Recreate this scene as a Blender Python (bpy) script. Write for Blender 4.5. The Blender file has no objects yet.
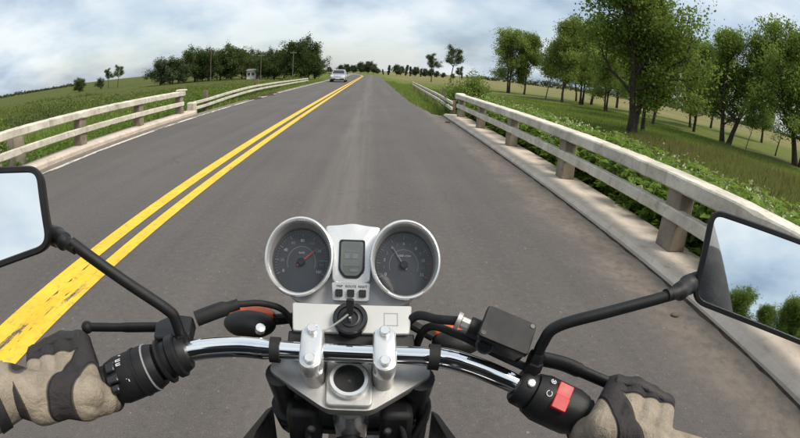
import bpy, bmesh, math, random
import numpy as np
from mathutils import Vector, Matrix

# ------------------------------------------------------------------ camera, sky, sun, exposure
S = bpy.context.scene
C = S.collection
CAM_H = 1.35
cam_d = bpy.data.cameras.new('camera')
cam = bpy.data.objects.new('camera', cam_d)
C.objects.link(cam)
S.camera = cam
cam_d.type = 'PANO'                       # wide action-camera lens
cam_d.panorama_type = 'FISHEYE_EQUISOLID'
cam_d.sensor_width = 36.0
cam_d.sensor_fit = 'HORIZONTAL'
cam_d.fisheye_lens = 20.557
cam_d.fisheye_fov = math.radians(180)
cam_d.clip_start = 0.02
cam_d.clip_end = 9000
cam.matrix_world = Matrix(((0.996808, -0.031539, -0.073337, 0.0),
                           (-0.05941, 0.320566, -0.945361, 0.0),
                           (0.053325, 0.946701, 0.317669, CAM_H),
                           (0, 0, 0, 1)))

SUN_EL, SUN_AZ = 54.0, 112.0              # azimuth clockwise from +Y (the way the road runs)
sl = bpy.data.lights.new('sun', 'SUN')
sl.energy = 3.0
sl.angle = math.radians(24)
sl.color = (1.0, 0.92, 0.80)
so = bpy.data.objects.new('sun', sl)
C.objects.link(so)
_e, _a = math.radians(SUN_EL), math.radians(SUN_AZ)
sun_dir = Vector((math.sin(_a) * math.cos(_e), math.cos(_a) * math.cos(_e), math.sin(_e)))
so.rotation_euler = sun_dir.to_track_quat('Z', 'Y').to_euler()
so.location = (0, 0, 40)

W = bpy.data.worlds.new('World')
S.world = W
W.use_nodes = True
wn, wl = W.node_tree.nodes, W.node_tree.links
wn.clear()
w_out = wn.new('ShaderNodeOutputWorld')
w_bg = wn.new('ShaderNodeBackground')
w_bg.inputs['Strength'].default_value = 0.1
w_sky = wn.new('ShaderNodeTexSky')
w_sky.sky_type = 'NISHITA'
w_sky.sun_disc = False
w_sky.sun_elevation = _e
w_sky.sun_rotation = _a
w_sky.air_density = 1.1
w_sky.dust_density = 1.6
w_tc = wn.new('ShaderNodeTexCoord')
w_sep = wn.new('ShaderNodeSeparateXYZ')
wl.new(w_tc.outputs['Generated'], w_sep.inputs[0])
w_add = wn.new('ShaderNodeMath'); w_add.operation = 'ADD'; w_add.inputs[1].default_value = 0.38
w_abs = wn.new('ShaderNodeMath'); w_abs.operation = 'ABSOLUTE'
wl.new(w_sep.outputs['Z'], w_abs.inputs[0]); wl.new(w_abs.outputs[0], w_add.inputs[0])
w_dx = wn.new('ShaderNodeMath'); w_dx.operation = 'DIVIDE'
w_dy = wn.new('ShaderNodeMath'); w_dy.operation = 'DIVIDE'
wl.new(w_sep.outputs['X'], w_dx.inputs[0]); wl.new(w_add.outputs[0], w_dx.inputs[1])
wl.new(w_sep.outputs['Y'], w_dy.inputs[0]); wl.new(w_add.outputs[0], w_dy.inputs[1])
w_comb = wn.new('ShaderNodeCombineXYZ')
wl.new(w_dx.outputs[0], w_comb.inputs[0]); wl.new(w_dy.outputs[0], w_comb.inputs[1])
w_comb.inputs[2].default_value = 3.7


def w_noise(scale, detail, rough, dist=0.0):
    n = wn.new('ShaderNodeTexNoise')
    n.inputs['Scale'].default_value = scale
    n.inputs['Detail'].default_value = detail
    n.inputs['Roughness'].default_value = rough
    n.inputs['Distortion'].default_value = dist
    wl.new(w_comb.outputs[0], n.inputs['Vector'])
    return n


def w_ramp(src, stops):
    r = wn.new('ShaderNodeValToRGB')
    el = r.color_ramp.elements
    el[0].position, el[0].color = stops[0][0], (*stops[0][1], 1)
    el[1].position, el[1].color = stops[-1][0], (*stops[-1][1], 1)
    for p, c in stops[1:-1]:
        e = el.new(p); e.color = (*c, 1)
    wl.new(src, r.inputs[0])
    return r


n_cover = w_noise(0.9, 5, 0.5, 0.0)
n_shade = w_noise(1.5, 6, 0.52, 0.0)
r_cover = w_ramp(n_cover.outputs['Fac'], [(0.34, (0.45,) * 3), (0.58, (0.97,) * 3)])
r_shade = w_ramp(n_shade.outputs['Fac'], [(0.35, (2.5, 3.2, 4.2)), (0.46, (4.5, 5.3, 6.1)), (0.58, (6.7, 7.1, 7.3))])
w_mix = wn.new('ShaderNodeMix'); w_mix.data_type = 'RGBA'
wl.new(r_cover.outputs[0], w_mix.inputs['Factor'])
wl.new(w_sky.outputs[0], w_mix.inputs['A'])
wl.new(r_shade.outputs[0], w_mix.inputs['B'])
wl.new(w_mix.outputs['Result'], w_bg.inputs['Color'])
wl.new(w_bg.outputs[0], w_out.inputs['Surface'])

S.view_settings.view_transform = 'Standard'
S.view_settings.look = 'None'
S.view_settings.exposure = 0.5
S.view_settings.gamma = 1.0
S.view_settings.use_curve_mapping = False
S.render.engine = 'CYCLES'
S.cycles.use_denoising = True
S.cycles.max_bounces = 8
S.cycles.transparent_max_bounces = 24

R = math.radians
rng = np.random.default_rng(7)


# ------------------------------------------------------------------ materials
def new_mat(name):
    m = bpy.data.materials.new(name)
    m.use_nodes = True
    n, l = m.node_tree.nodes, m.node_tree.links
    return m, n, l, n['Principled BSDF']


def tex_noise(n, l, vec, scale, detail=4, rough=0.55, dist=0.0):
    t = n.new('ShaderNodeTexNoise')
    t.inputs['Scale'].default_value = scale
    t.inputs['Detail'].default_value = detail
    t.inputs['Roughness'].default_value = rough
    t.inputs['Distortion'].default_value = dist
    if vec is not None:
        l.new(vec, t.inputs['Vector'])
    return t.outputs['Fac']


def ramp(n, l, src, stops):
    r = n.new('ShaderNodeValToRGB')
    el = r.color_ramp.elements
    el[0].position, el[0].color = stops[0][0], (*stops[0][1], 1)
    el[1].position, el[1].color = stops[-1][0], (*stops[-1][1], 1)
    for p, c in stops[1:-1]:
        e = el.new(p); e.color = (*c, 1)
    l.new(src, r.inputs[0])
    return r.outputs[0]


def mix(n, l, fac, a, b, mode='MIX'):
    m = n.new('ShaderNodeMix'); m.data_type = 'RGBA'; m.blend_type = mode
    for k, v in (('Factor', fac), ('A', a), ('B', b)):
        if hasattr(v, 'is_output'):
            l.new(v, m.inputs[k])
        elif k == 'Factor':
            m.inputs[k].default_value = v
        else:
            m.inputs[k].default_value = (*v, 1)
    return m.outputs['Result']


def fmath(n, l, op, a, b=None):
    m = n.new('ShaderNodeMath'); m.operation = op
    for i, v in enumerate((a, b)):
        if v is None:
            continue
        if hasattr(v, 'is_output'):
            l.new(v, m.inputs[i])
        else:
            m.inputs[i].default_value = v
    return m.outputs[0]


def maprange(n, l, src, a, b, c=0.0, d=1.0):
    m = n.new('ShaderNodeMapRange')
    m.interpolation_type = 'SMOOTHSTEP'
    l.new(src, m.inputs['Value'])
    for k, v in (('From Min', a), ('From Max', b), ('To Min', c), ('To Max', d)):
        m.inputs[k].default_value = v
    return m.outputs['Result']


def bump(n, l, bsdf, height, strength=0.3, dist=0.01):
    b = n.new('ShaderNodeBump')
    b.inputs['Strength'].default_value = strength
    b.inputs['Distance'].default_value = dist
    l.new(height, b.inputs['Height'])
    l.new(b.outputs[0], bsdf.inputs['Normal'])


def geo_pos(n, l):
    g = n.new('ShaderNodeNewGeometry')
    return g.outputs['Position'], g


def simple(name, col, rough=0.5, metal=0.0, var=0.12, scale=30.0, bmp=0.0, bscale=None, spec=0.5, coat=0.0, rvar=0.1):
    """one base colour with uneven tone, uneven gloss and fine relief"""
    m, n, l, b = new_mat(name)
    tc = n.new('ShaderNodeTexCoord')
    v = tc.outputs['Object']
    f = tex_noise(n, l, v, scale, 5, 0.6)
    lo = tuple(c * (1 - var) for c in col); hi = tuple(min(1, c * (1 + var)) for c in col)
    l.new(ramp(n, l, f, [(0.3, lo), (0.7, hi)]), b.inputs['Base Color'])
    f2 = tex_noise(n, l, v, scale * 0.37, 4, 0.6)
    l.new(maprange(n, l, f2, 0.3, 0.7, max(0.02, rough - rvar), min(1, rough + rvar)), b.inputs['Roughness'])
    b.inputs['Metallic'].default_value = metal
    b.inputs['Specular IOR Level'].default_value = spec
    b.inputs['Coat Weight'].default_value = coat
    if bmp:
        bump(n, l, b, tex_noise(n, l, v, bscale or scale * 6, 3, 0.6), bmp, 0.002)
    return m


M = {}
M['black_plastic'] = simple('black_plastic', (0.010, 0.010, 0.011), 0.45, var=0.3, scale=60, bmp=0.25, bscale=1800, spec=0.3)
M['black_gloss'] = simple('black_gloss', (0.012, 0.012, 0.014), 0.25, var=0.2, scale=40)
M['black_rubber'] = simple('black_rubber', (0.011, 0.011, 0.012), 0.62, var=0.3, scale=90, bmp=0.3, bscale=1500, spec=0.3)
M['chrome'] = simple('chrome', (0.83, 0.84, 0.86), 0.06, 1.0, var=0.03, scale=20, rvar=0.04)
M['silver_paint'] = simple('silver_paint', (0.56, 0.56, 0.57), 0.34, 0.45, var=0.06, scale=25)
M['bright_silver'] = simple('bright_silver', (0.70, 0.70, 0.70), 0.24, 0.7, var=0.04, scale=25)
M['cream_panel'] = simple('cream_panel', (0.50, 0.50, 0.48), 0.36, 0.4, var=0.06, scale=14)
M['cast_alloy'] = simple('cast_alloy', (0.44, 0.43, 0.42), 0.4, 0.7, var=0.12, scale=45, bmp=0.15, bscale=700)
M['dark_metal'] = simple('dark_metal', (0.03, 0.03, 0.032), 0.45, 0.4, var=0.3, scale=40)
M['inner_wall'] = simple('inner_wall', (0.17, 0.17, 0.17), 0.6, 0.0, var=0.08, scale=30)
M['dial_black'] = simple('dial_black', (0.045, 0.046, 0.052), 0.55, var=0.12, scale=60)
M['dial_white'] = simple('dial_white', (0.62, 0.62, 0.62), 0.6, var=0.05)
M['dial_grey'] = simple('dial_grey', (0.26, 0.26, 0.28), 0.6, var=0.05)
M['needle_red'] = simple('needle_red', (0.62, 0.05, 0.04), 0.5, var=0.08)
M['lcd'] = simple('lcd', (0.20, 0.215, 0.19), 0.3, var=0.15, scale=30)
M['switch_red'] = simple('switch_red', (0.42, 0.014, 0.018), 0.4, var=0.1, scale=80)
M['amber_lens'] = simple('amber_lens', (0.62, 0.10, 0.02), 0.15, var=0.15, scale=60)
M['glass_lens'] = simple('glass_lens', (0.75, 0.78, 0.8), 0.08, var=0.05)
M['mirror_glass'] = simple('mirror_glass', (0.86, 0.90, 0.91), 0.012, 1.0, var=0.015, scale=9, rvar=0.008)
M['tank_red'] = simple('tank_black', (0.012, 0.012, 0.014), 0.18, var=0.2, coat=0.5)
M['seat_vinyl'] = simple('seat_vinyl', (0.02, 0.02, 0.021), 0.6, var=0.2, bmp=0.3, bscale=900)
M['tyre'] = simple('tyre', (0.02, 0.02, 0.02), 0.8, var=0.3, scale=30, bmp=0.3, bscale=300)
M['jacket'] = simple('jacket', (0.022, 0.022, 0.025), 0.75, var=0.3, scale=22, bmp=0.5, bscale=260)
M['jacket_grey'] = simple('jacket_grey', (0.20, 0.20, 0.205), 0.75, var=0.2, scale=22, bmp=0.5, bscale=260)


def sleeve_stripe(m):
    """grey panels sewn on the black jacket"""
    n, l = m.node_tree.nodes, m.node_tree.links; b = n['Principled BSDF']
    src = b.inputs['Base Color'].links[0].from_socket
    at = n.new('ShaderNodeAttribute'); at.attribute_name = 'stripe'
    l.new(mix(n, l, maprange(n, l, at.outputs['Fac'], -.001, .001), src, (0.20, 0.20, 0.205)), b.inputs['Base Color'])


sleeve_stripe(M['jacket'])
M['denim'] = simple('denim', (0.03, 0.045, 0.08), 0.85, var=0.3, scale=60, bmp=0.4, bscale=500)
M['skin'] = simple('skin', (0.48, 0.26, 0.18), 0.55, var=0.1, scale=40)
M['glove_black'] = simple('glove_black', (0.018, 0.016, 0.017), 0.7, var=0.35, scale=70, bmp=0.5, bscale=420)
M['boot'] = simple('boot', (0.02, 0.018, 0.016), 0.5, var=0.3)


def glove_cloth(name, panels=False):
    m, n, l, b = new_mat(name)
    v = n.new('ShaderNodeTexCoord').outputs['Object']
    f = tex_noise(n, l, v, 38, 6, 0.65)
    c = ramp(n, l, f, [(0.28, (0.150, 0.122, 0.090)), (0.5, (0.25, 0.21, 0.16)), (0.75, (0.335, 0.29, 0.225))])
    g = tex_noise(n, l, v, 900, 2, 0.5)
    c = mix(n, l, 0.25, c, ramp(n, l, g, [(0.35, (0.12, 0.10, 0.075)), (0.65, (0.37, 0.32, 0.25))]))
    h0 = None
    if panels:                                       # black leather panels sewn over the cloth
        at = n.new('ShaderNodeAttribute'); at.attribute_name = 'panel'
        pf = maprange(n, l, at.outputs['Fac'], -.0004, .0004)
        seam = maprange(n, l, fmath(n, l, 'ABSOLUTE', at.outputs['Fac']), .0022, .0006)
        lea = ramp(n, l, f, [(0.3, (0.012, 0.010, 0.011)), (0.7, (0.030, 0.025, 0.026))])
        c = mix(n, l, pf, c, lea)
        c = mix(n, l, fmath(n, l, 'MULTIPLY', seam, .8), c, (0.010, 0.009, 0.009))
        h0 = fmath(n, l, 'SUBTRACT', pf, fmath(n, l, 'MULTIPLY', seam, 1.6))
    l.new(c, b.inputs['Base Color'])
    b.inputs['Roughness'].default_value = 0.85
    h = fmath(n, l, 'ADD', fmath(n, l, 'MULTIPLY', tex_noise(n, l, v, 60, 4, 0.6, 0.6), 2.0), fmath(n, l, 'MULTIPLY', g, 0.3))
    if h0 is not None:
        h = fmath(n, l, 'ADD', h, fmath(n, l, 'MULTIPLY', h0, 0.9))
    bump(n, l, b, h, 0.6, 0.004)
    return m


M['glove_khaki'] = glove_cloth('glove_khaki')
M['glove'] = glove_cloth('glove_panels', True)


def asphalt():
    m, n, l, b = new_mat('asphalt')
    p, g = geo_pos(n, l)
    sep = n.new('ShaderNodeSeparateXYZ'); l.new(p, sep.inputs[0])
    x = sep.outputs['X']
    big = tex_noise(n, l, p, 0.5, 5, 0.6)
    c = ramp(n, l, big, [(0.3, (0.064, 0.057, 0.054)), (0.7, (0.104, 0.093, 0.087))])
    st = n.new('ShaderNodeMapping'); st.inputs['Scale'].default_value = (2.2, 0.05, 1)
    l.new(p, st.inputs['Vector'])
    streak = tex_noise(n, l, st.outputs[0], 1.0, 4, 0.6)
    c = mix(n, l, 0.5, c, ramp(n, l, streak, [(0.3, (0.062, 0.056, 0.053)), (0.7, (0.116, 0.103, 0.096))]))
    grit = tex_noise(n, l, p, 130, 3, 0.7)
    c = mix(n, l, maprange(n, l, grit, 0.56, 0.70, 0, 0.65), c, (0.19, 0.18, 0.17))
    c = mix(n, l, maprange(n, l, grit, 0.46, 0.32, 0, 0.6), c, (0.032, 0.03, 0.029))
    spk = tex_noise(n, l, p, 30, 2, 0.5)
    c = mix(n, l, maprange(n, l, spk, 0.70, 0.76, 0, 0.7), c, (0.24, 0.22, 0.20))
    blot = tex_noise(n, l, p, 22, 5, 0.75)
    c = mix(n, l, maprange(n, l, blot, 0.52, 0.68, 0, 0.5), c, (0.135, 0.122, 0.112))
    c = mix(n, l, maprange(n, l, blot, 0.46, 0.32, 0, 0.5), c, (0.045, 0.041, 0.039))
    # pale strip worn and dusted along the middle of the lane
    lane = fmath(n, l, 'ABSOLUTE', fmath(n, l, 'ADD', x, fmath(n, l, 'ADD', 0.0, fmath(n, l, 'MULTIPLY', tex_noise(n, l, p, 0.4, 3, 0.5), 0.5))))
    lane = fmath(n, l, 'MULTIPLY', maprange(n, l, lane, 0.42, 0.10, 0, 0.42), maprange(n, l, tex_noise(n, l, st.outputs[0], 3.0, 6, 0.7), 0.3, 0.65, 0.1, 1))
    c = mix(n, l, lane, c, (0.175, 0.158, 0.138))
    # sandy dust swept against the kerbs, with a ragged edge
    edge = tex_noise(n, l, p, 1.6, 6, 0.7)
    dx = fmath(n, l, 'ADD', x, fmath(n, l, 'MULTIPLY', edge, 0.9))
    dust = maprange(n, l, dx, 2.05, 2.75, 0, 0.85)
    dl = maprange(n, l, fmath(n, l, 'SUBTRACT', x, fmath(n, l, 'MULTIPLY', edge, 0.5)), -5.45, -5.75, 0, 0.8)
    dust = fmath(n, l, 'MAXIMUM', dust, dl)
    dust = fmath(n, l, 'MULTIPLY', dust, maprange(n, l, tex_noise(n, l, p, 9, 5, 0.7), 0.3, 0.62, 0.35, 1))
    c = mix(n, l, dust, c, (0.225, 0.185, 0.15))
    # oil and tyre stains
    stain = tex_noise(n, l, p, 0.9, 6, 0.65, 0.8)
    c = mix(n, l, maprange(n, l, stain, 0.66, 0.74, 0, 0.4), c, (0.045, 0.041, 0.04))
    # fine cracks
    vo = n.new('ShaderNodeTexVoronoi'); vo.feature = 'DISTANCE_TO_EDGE'; vo.inputs['Scale'].default_value = 0.55
    wv = n.new('ShaderNodeMapping'); l.new(p, wv.inputs['Vector'])
    wn_ = n.new('ShaderNodeTexNoise'); wn_.inputs['Scale'].default_value = 2.0; wn_.inputs['Detail'].default_value = 6
    l.new(p, wn_.inputs['Vector'])
    warp = n.new('ShaderNodeVectorMath'); warp.operation = 'ADD'
    l.new(wv.outputs[0], warp.inputs[0]); l.new(wn_.outputs['Color'], warp.inputs[1])
    l.new(warp.outputs[0], vo.inputs['Vector'])
    cr = maprange(n, l, vo.outputs['Distance'], 0.006, 0.001, 0, 1)
    cr = fmath(n, l, 'MULTIPLY', cr, maprange(n, l, tex_noise(n, l, p, 0.35, 3, 0.5), 0.52, 0.62, 0, 0.6))
    c = mix(n, l, cr, c, (0.028, 0.026, 0.025))
    l.new(c, b.inputs['Base Color'])
    l.new(maprange(n, l, grit, 0.3, 0.7, 0.72, 0.95), b.inputs['Roughness'])
    b.inputs['Specular IOR Level'].default_value = 0.35
    bump(n, l, b, fmath(n, l, 'SUBTRACT', grit, cr), 0.55, 0.006)
    return m


def paint(name, col, wear_lo, wear_hi, grime):
    """road paint worn through to the asphalt in ragged patches"""
    m, n, l, b = new_mat(name)
    p, g = geo_pos(n, l)
    tone = tex_noise(n, l, p, 3.0, 5, 0.6)
    c = ramp(n, l, tone, [(0.3, tuple(k * 0.8 for k in col)), (0.7, col)])
    st = n.new('ShaderNodeMapping'); st.inputs['Scale'].default_value = (7.0, 1.1, 1)
    l.new(p, st.inputs['Vector'])
    w = tex_noise(n, l, st.outputs[0], 1.0, 8, 0.75)
    grit = tex_noise(n, l, p, 120, 3, 0.7)
    w = fmath(n, l, 'ADD', w, fmath(n, l, 'MULTIPLY', grit, 0.12))
    c = mix(n, l, maprange(n, l, tex_noise(n, l, p, 14, 5, 0.7), 0.5, 0.7, 0, grime), c, (0.16, 0.12, 0.05))
    c = mix(n, l, maprange(n, l, w, wear_lo, wear_hi, 0, 1), c, (0.075, 0.068, 0.06))
    l.new(c, b.inputs['Base Color'])
    b.inputs['Roughness'].default_value = 0.75
    bump(n, l, b, grit, 0.35, 0.004)
    return m


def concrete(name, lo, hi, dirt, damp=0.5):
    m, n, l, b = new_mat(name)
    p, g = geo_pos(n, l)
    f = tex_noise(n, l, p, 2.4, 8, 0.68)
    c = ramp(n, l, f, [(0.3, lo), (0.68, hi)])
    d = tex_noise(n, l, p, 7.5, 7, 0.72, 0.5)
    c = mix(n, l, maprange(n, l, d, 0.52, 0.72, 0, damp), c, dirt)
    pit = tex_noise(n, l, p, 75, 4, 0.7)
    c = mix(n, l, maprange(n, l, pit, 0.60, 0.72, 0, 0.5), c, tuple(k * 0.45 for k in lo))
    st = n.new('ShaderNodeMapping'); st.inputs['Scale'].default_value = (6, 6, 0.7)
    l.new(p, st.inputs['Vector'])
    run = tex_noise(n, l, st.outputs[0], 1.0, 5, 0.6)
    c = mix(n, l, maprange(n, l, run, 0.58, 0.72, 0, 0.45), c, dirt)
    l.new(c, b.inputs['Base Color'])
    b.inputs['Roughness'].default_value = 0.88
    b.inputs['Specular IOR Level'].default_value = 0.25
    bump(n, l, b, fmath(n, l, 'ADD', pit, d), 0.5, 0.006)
    return m


M['asphalt'] = asphalt()
M['yellow'] = paint('yellow_paint', (0.76, 0.48, 0.03), 0.645, 0.73, 0.5)
M['yellow_old'] = paint('old_yellow_paint', (0.76, 0.46, 0.02), 0.61, 0.68, 0.6)
M['white_line'] = paint('white_paint', (0.62, 0.59, 0.54), 0.56, 0.66, 0.4)
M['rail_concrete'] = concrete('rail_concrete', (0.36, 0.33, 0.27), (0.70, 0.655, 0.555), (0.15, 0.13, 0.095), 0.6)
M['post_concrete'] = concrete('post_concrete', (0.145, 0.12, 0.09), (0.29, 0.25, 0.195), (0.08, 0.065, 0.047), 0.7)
M['pave'] = concrete('pavement_concrete', (0.41, 0.355, 0.30), (0.58, 0.505, 0.43), (0.24, 0.19, 0.145))
M['guard'] = concrete('guard_paint', (0.38, 0.36, 0.30), (0.66, 0.63, 0.55), (0.20, 0.17, 0.12), 0.6)
M['old_wood'] = concrete('old_wood', (0.085, 0.066, 0.046), (0.17, 0.135, 0.10), (0.05, 0.04, 0.03))


def ground():
    m, n, l, b = new_mat('ground')
    p, g = geo_pos(n, l)
    sep = n.new('ShaderNodeSeparateXYZ'); l.new(p, sep.inputs[0])
    x, y = sep.outputs['X'], sep.outputs['Y']
    f1 = tex_noise(n, l, p, 0.05, 5, 0.6)
    f2 = tex_noise(n, l, p, 0.6, 6, 0.65)
    f3 = tex_noise(n, l, p, 9, 5, 0.7)
    c = ramp(n, l, f2, [(0.3, (0.090, 0.118, 0.018)), (0.5, (0.135, 0.165, 0.029)), (0.72, (0.190, 0.192, 0.052))])
    c = mix(n, l, maprange(n, l, f1, 0.48, 0.66, 0, 0.6), c, (0.15, 0.13, 0.055))
    c = mix(n, l, 0.45, c, ramp(n, l, f3, [(0.3, (0.03, 0.05, 0.01)), (0.7, (0.12, 0.145, 0.045))]))
    # right: dry rank grass close to the bridge, a hay field beyond the row of trees
    dry = maprange(n, l, fmath(n, l, 'ADD', fmath(n, l, 'SUBTRACT', x, fmath(n, l, 'MULTIPLY', y, 0.40)), fmath(n, l, 'MULTIPLY', f2, 9.0)), 10.0, 17.0, 0, 0.6)
    dry = fmath(n, l, 'MULTIPLY', dry, maprange(n, l, y, 34, 20, 0, 1))
    c = mix(n, l, dry, c, (0.150, 0.130, 0.055))
    hay = maprange(n, l, fmath(n, l, 'ADD', fmath(n, l, 'ADD', fmath(n, l, 'MULTIPLY', x, 0.9), y), fmath(n, l, 'MULTIPLY', f1, 40)), 135, 175, 0, 1)
    hay = fmath(n, l, 'MULTIPLY', hay, maprange(n, l, x, 2, 12, 0, 1))
    c = mix(n, l, hay, c, ramp(n, l, tex_noise(n, l, p, 0.03, 4, 0.6), [(0.35, (0.20, 0.165, 0.075)), (0.65, (0.13, 0.14, 0.05))]))
    # left: dark crop beyond the bank
    crop = maprange(n, l, fmath(n, l, 'SUBTRACT', x, fmath(n, l, 'MULTIPLY', f1, 14)), -22, -32, 0, 1)
    rows = n.new('ShaderNodeMapping'); rows.inputs['Scale'].default_value = (0.9, 0.04, 1)
    l.new(p, rows.inputs['Vector'])
    fr = tex_noise(n, l, rows.outputs[0], 1.0, 4, 0.6)
    c = mix(n, l, crop, c, ramp(n, l, fr, [(0.3, (0.045, 0.062, 0.014)), (0.7, (0.098, 0.108, 0.026))]))
    l.new(c, b.inputs['Base Color'])
    b.inputs['Roughness'].default_value = 0.95
    b.inputs['Specular IOR Level'].default_value = 0.1
    bump(n, l, b, fmath(n, l, 'ADD', f3, fmath(n, l, 'MULTIPLY', f2, 2.0)), 0.9, 0.12)
    return m


M['ground'] = ground()


def leaf_mat(name, lo, mid, hi, trans=0.35, rough=0.6):
    """every leaf takes its own tone; light comes through it"""
    m, n, l, b = new_mat(name)
    g = n.new('ShaderNodeNewGeometry')
    c = ramp(n, l, g.outputs['Random Per Island'], [(0.0, lo), (0.5, mid), (1.0, hi)])
    oi = n.new('ShaderNodeObjectInfo')
    c = mix(n, l, 0.35, c, mix(n, l, oi.outputs['Random'], lo, hi))
    l.new(c, b.inputs['Base Color'])
    b.inputs['Roughness'].default_value = rough
    b.inputs['Specular IOR Level'].default_value = 0.25
    t = n.new('ShaderNodeBsdfTranslucent')
    l.new(mix(n, l, 0.5, c, (0.16, 0.2, 0.03)), t.inputs['Color'])
    ms = n.new('ShaderNodeMixShader'); ms.inputs[0].default_value = min(.55, trans * 1.2)
    out = n['Material Output']
    l.new(b.outputs[0], ms.inputs[1]); l.new(t.outputs[0], ms.inputs[2]); l.new(ms.outputs[0], out.inputs['Surface'])
    return m


M['leaf_mid'] = leaf_mat('leaf_mid', (0.076, 0.122, 0.019), (0.143, 0.223, 0.038), (0.240, 0.329, 0.072), 0.42)
M['leaf_light'] = leaf_mat('leaf_light', (0.136, 0.196, 0.037), (0.230, 0.306, 0.066), (0.344, 0.423, 0.121), 0.42)
M['leaf_dark'] = leaf_mat('leaf_dark', (0.029, 0.048, 0.013), (0.051, 0.080, 0.021), (0.088, 0.125, 0.035), 0.25)
M['leaf_far'] = leaf_mat('leaf_far', (0.034, 0.050, 0.022), (0.050, 0.070, 0.031), (0.074, 0.096, 0.043), 0.2)
M['weed_leaf'] = leaf_mat('weed_leaf', (0.074, 0.144, 0.020), (0.140, 0.256, 0.036), (0.248, 0.366, 0.074), 0.4)
M['weed_dull'] = leaf_mat('weed_dull', (0.064, 0.098, 0.017), (0.108, 0.151, 0.029), (0.172, 0.201, 0.052), 0.35)
M['grass_green'] = leaf_mat('grass_green', (0.116, 0.187, 0.029), (0.189, 0.286, 0.050), (0.314, 0.364, 0.105), 0.35)
M['grass_dry'] = leaf_mat('grass_dry', (0.115, 0.121, 0.034), (0.178, 0.155, 0.063), (0.299, 0.241, 0.115), 0.35)
M['petal'] = leaf_mat('petal', (0.42, 0.42, 0.18), (0.58, 0.56, 0.30), (0.7, 0.69, 0.55), 0.35)
M['bark'] = simple('bark', (0.060, 0.047, 0.037), 0.9, var=0.5, scale=6, bmp=0.8, bscale=30, spec=0.15)
M['bark_pale'] = simple('bark_pale', (0.17, 0.145, 0.12), 0.9, var=0.4, scale=6, bmp=0.8, bscale=30, spec=0.15)
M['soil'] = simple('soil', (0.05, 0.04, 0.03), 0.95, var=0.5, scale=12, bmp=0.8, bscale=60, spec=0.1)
M['plaster'] = simple('plaster', (0.62, 0.60, 0.55), 0.8, var=0.12, scale=2)
M['sheet_roof'] = simple('sheet_roof', (0.30, 0.29, 0.28), 0.5, 0.3, var=0.15, scale=2)
M['dark_opening'] = simple('dark_opening', (0.03, 0.03, 0.035), 0.3, var=0.1)
M['car_paint'] = simple('car_paint', (0.40, 0.41, 0.43), 0.3, 0.4, var=0.04, scale=2, coat=0.6)
M['car_glass'] = simple('car_glass', (0.02, 0.024, 0.026), 0.06, var=0.1, scale=2)
M['car_trim'] = simple('car_trim', (0.02, 0.02, 0.021), 0.6, var=0.2)
M['plate_white'] = simple('plate_white', (0.7, 0.7, 0.7), 0.5)
M['pole_wood'] = simple('pole_wood', (0.12, 0.10, 0.085), 0.9, var=0.3, scale=4)


def clear_glass():
    m, n, l, b = new_mat('clear_glass')
    n.remove(b)
    out = n['Material Output']
    t = n.new('ShaderNodeBsdfTransparent'); t.inputs[0].default_value = (0.93, 0.94, 0.95, 1)
    gl = n.new('ShaderNodeBsdfGlossy'); gl.inputs['Roughness'].default_value = 0.05
    fr = n.new('ShaderNodeFresnel'); fr.inputs['IOR'].default_value = 1.28
    f = fmath(n, l, 'ADD', fr.outputs[0], 0.004)
    ms = n.new('ShaderNodeMixShader')
    l.new(f, ms.inputs[0]); l.new(t.outputs[0], ms.inputs[1]); l.new(gl.outputs[0], ms.inputs[2])
    l.new(ms.outputs[0], out.inputs['Surface'])
    return m


M['clear_glass'] = clear_glass()


# ------------------------------------------------------------------ mesh helpers
def V(*a):
    return np.array(a[0] if len(a) == 1 else a, float)


def nrm(v):
    v = np.asarray(v, float)
    return v / (np.linalg.norm(v) + 1e-12)


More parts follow.
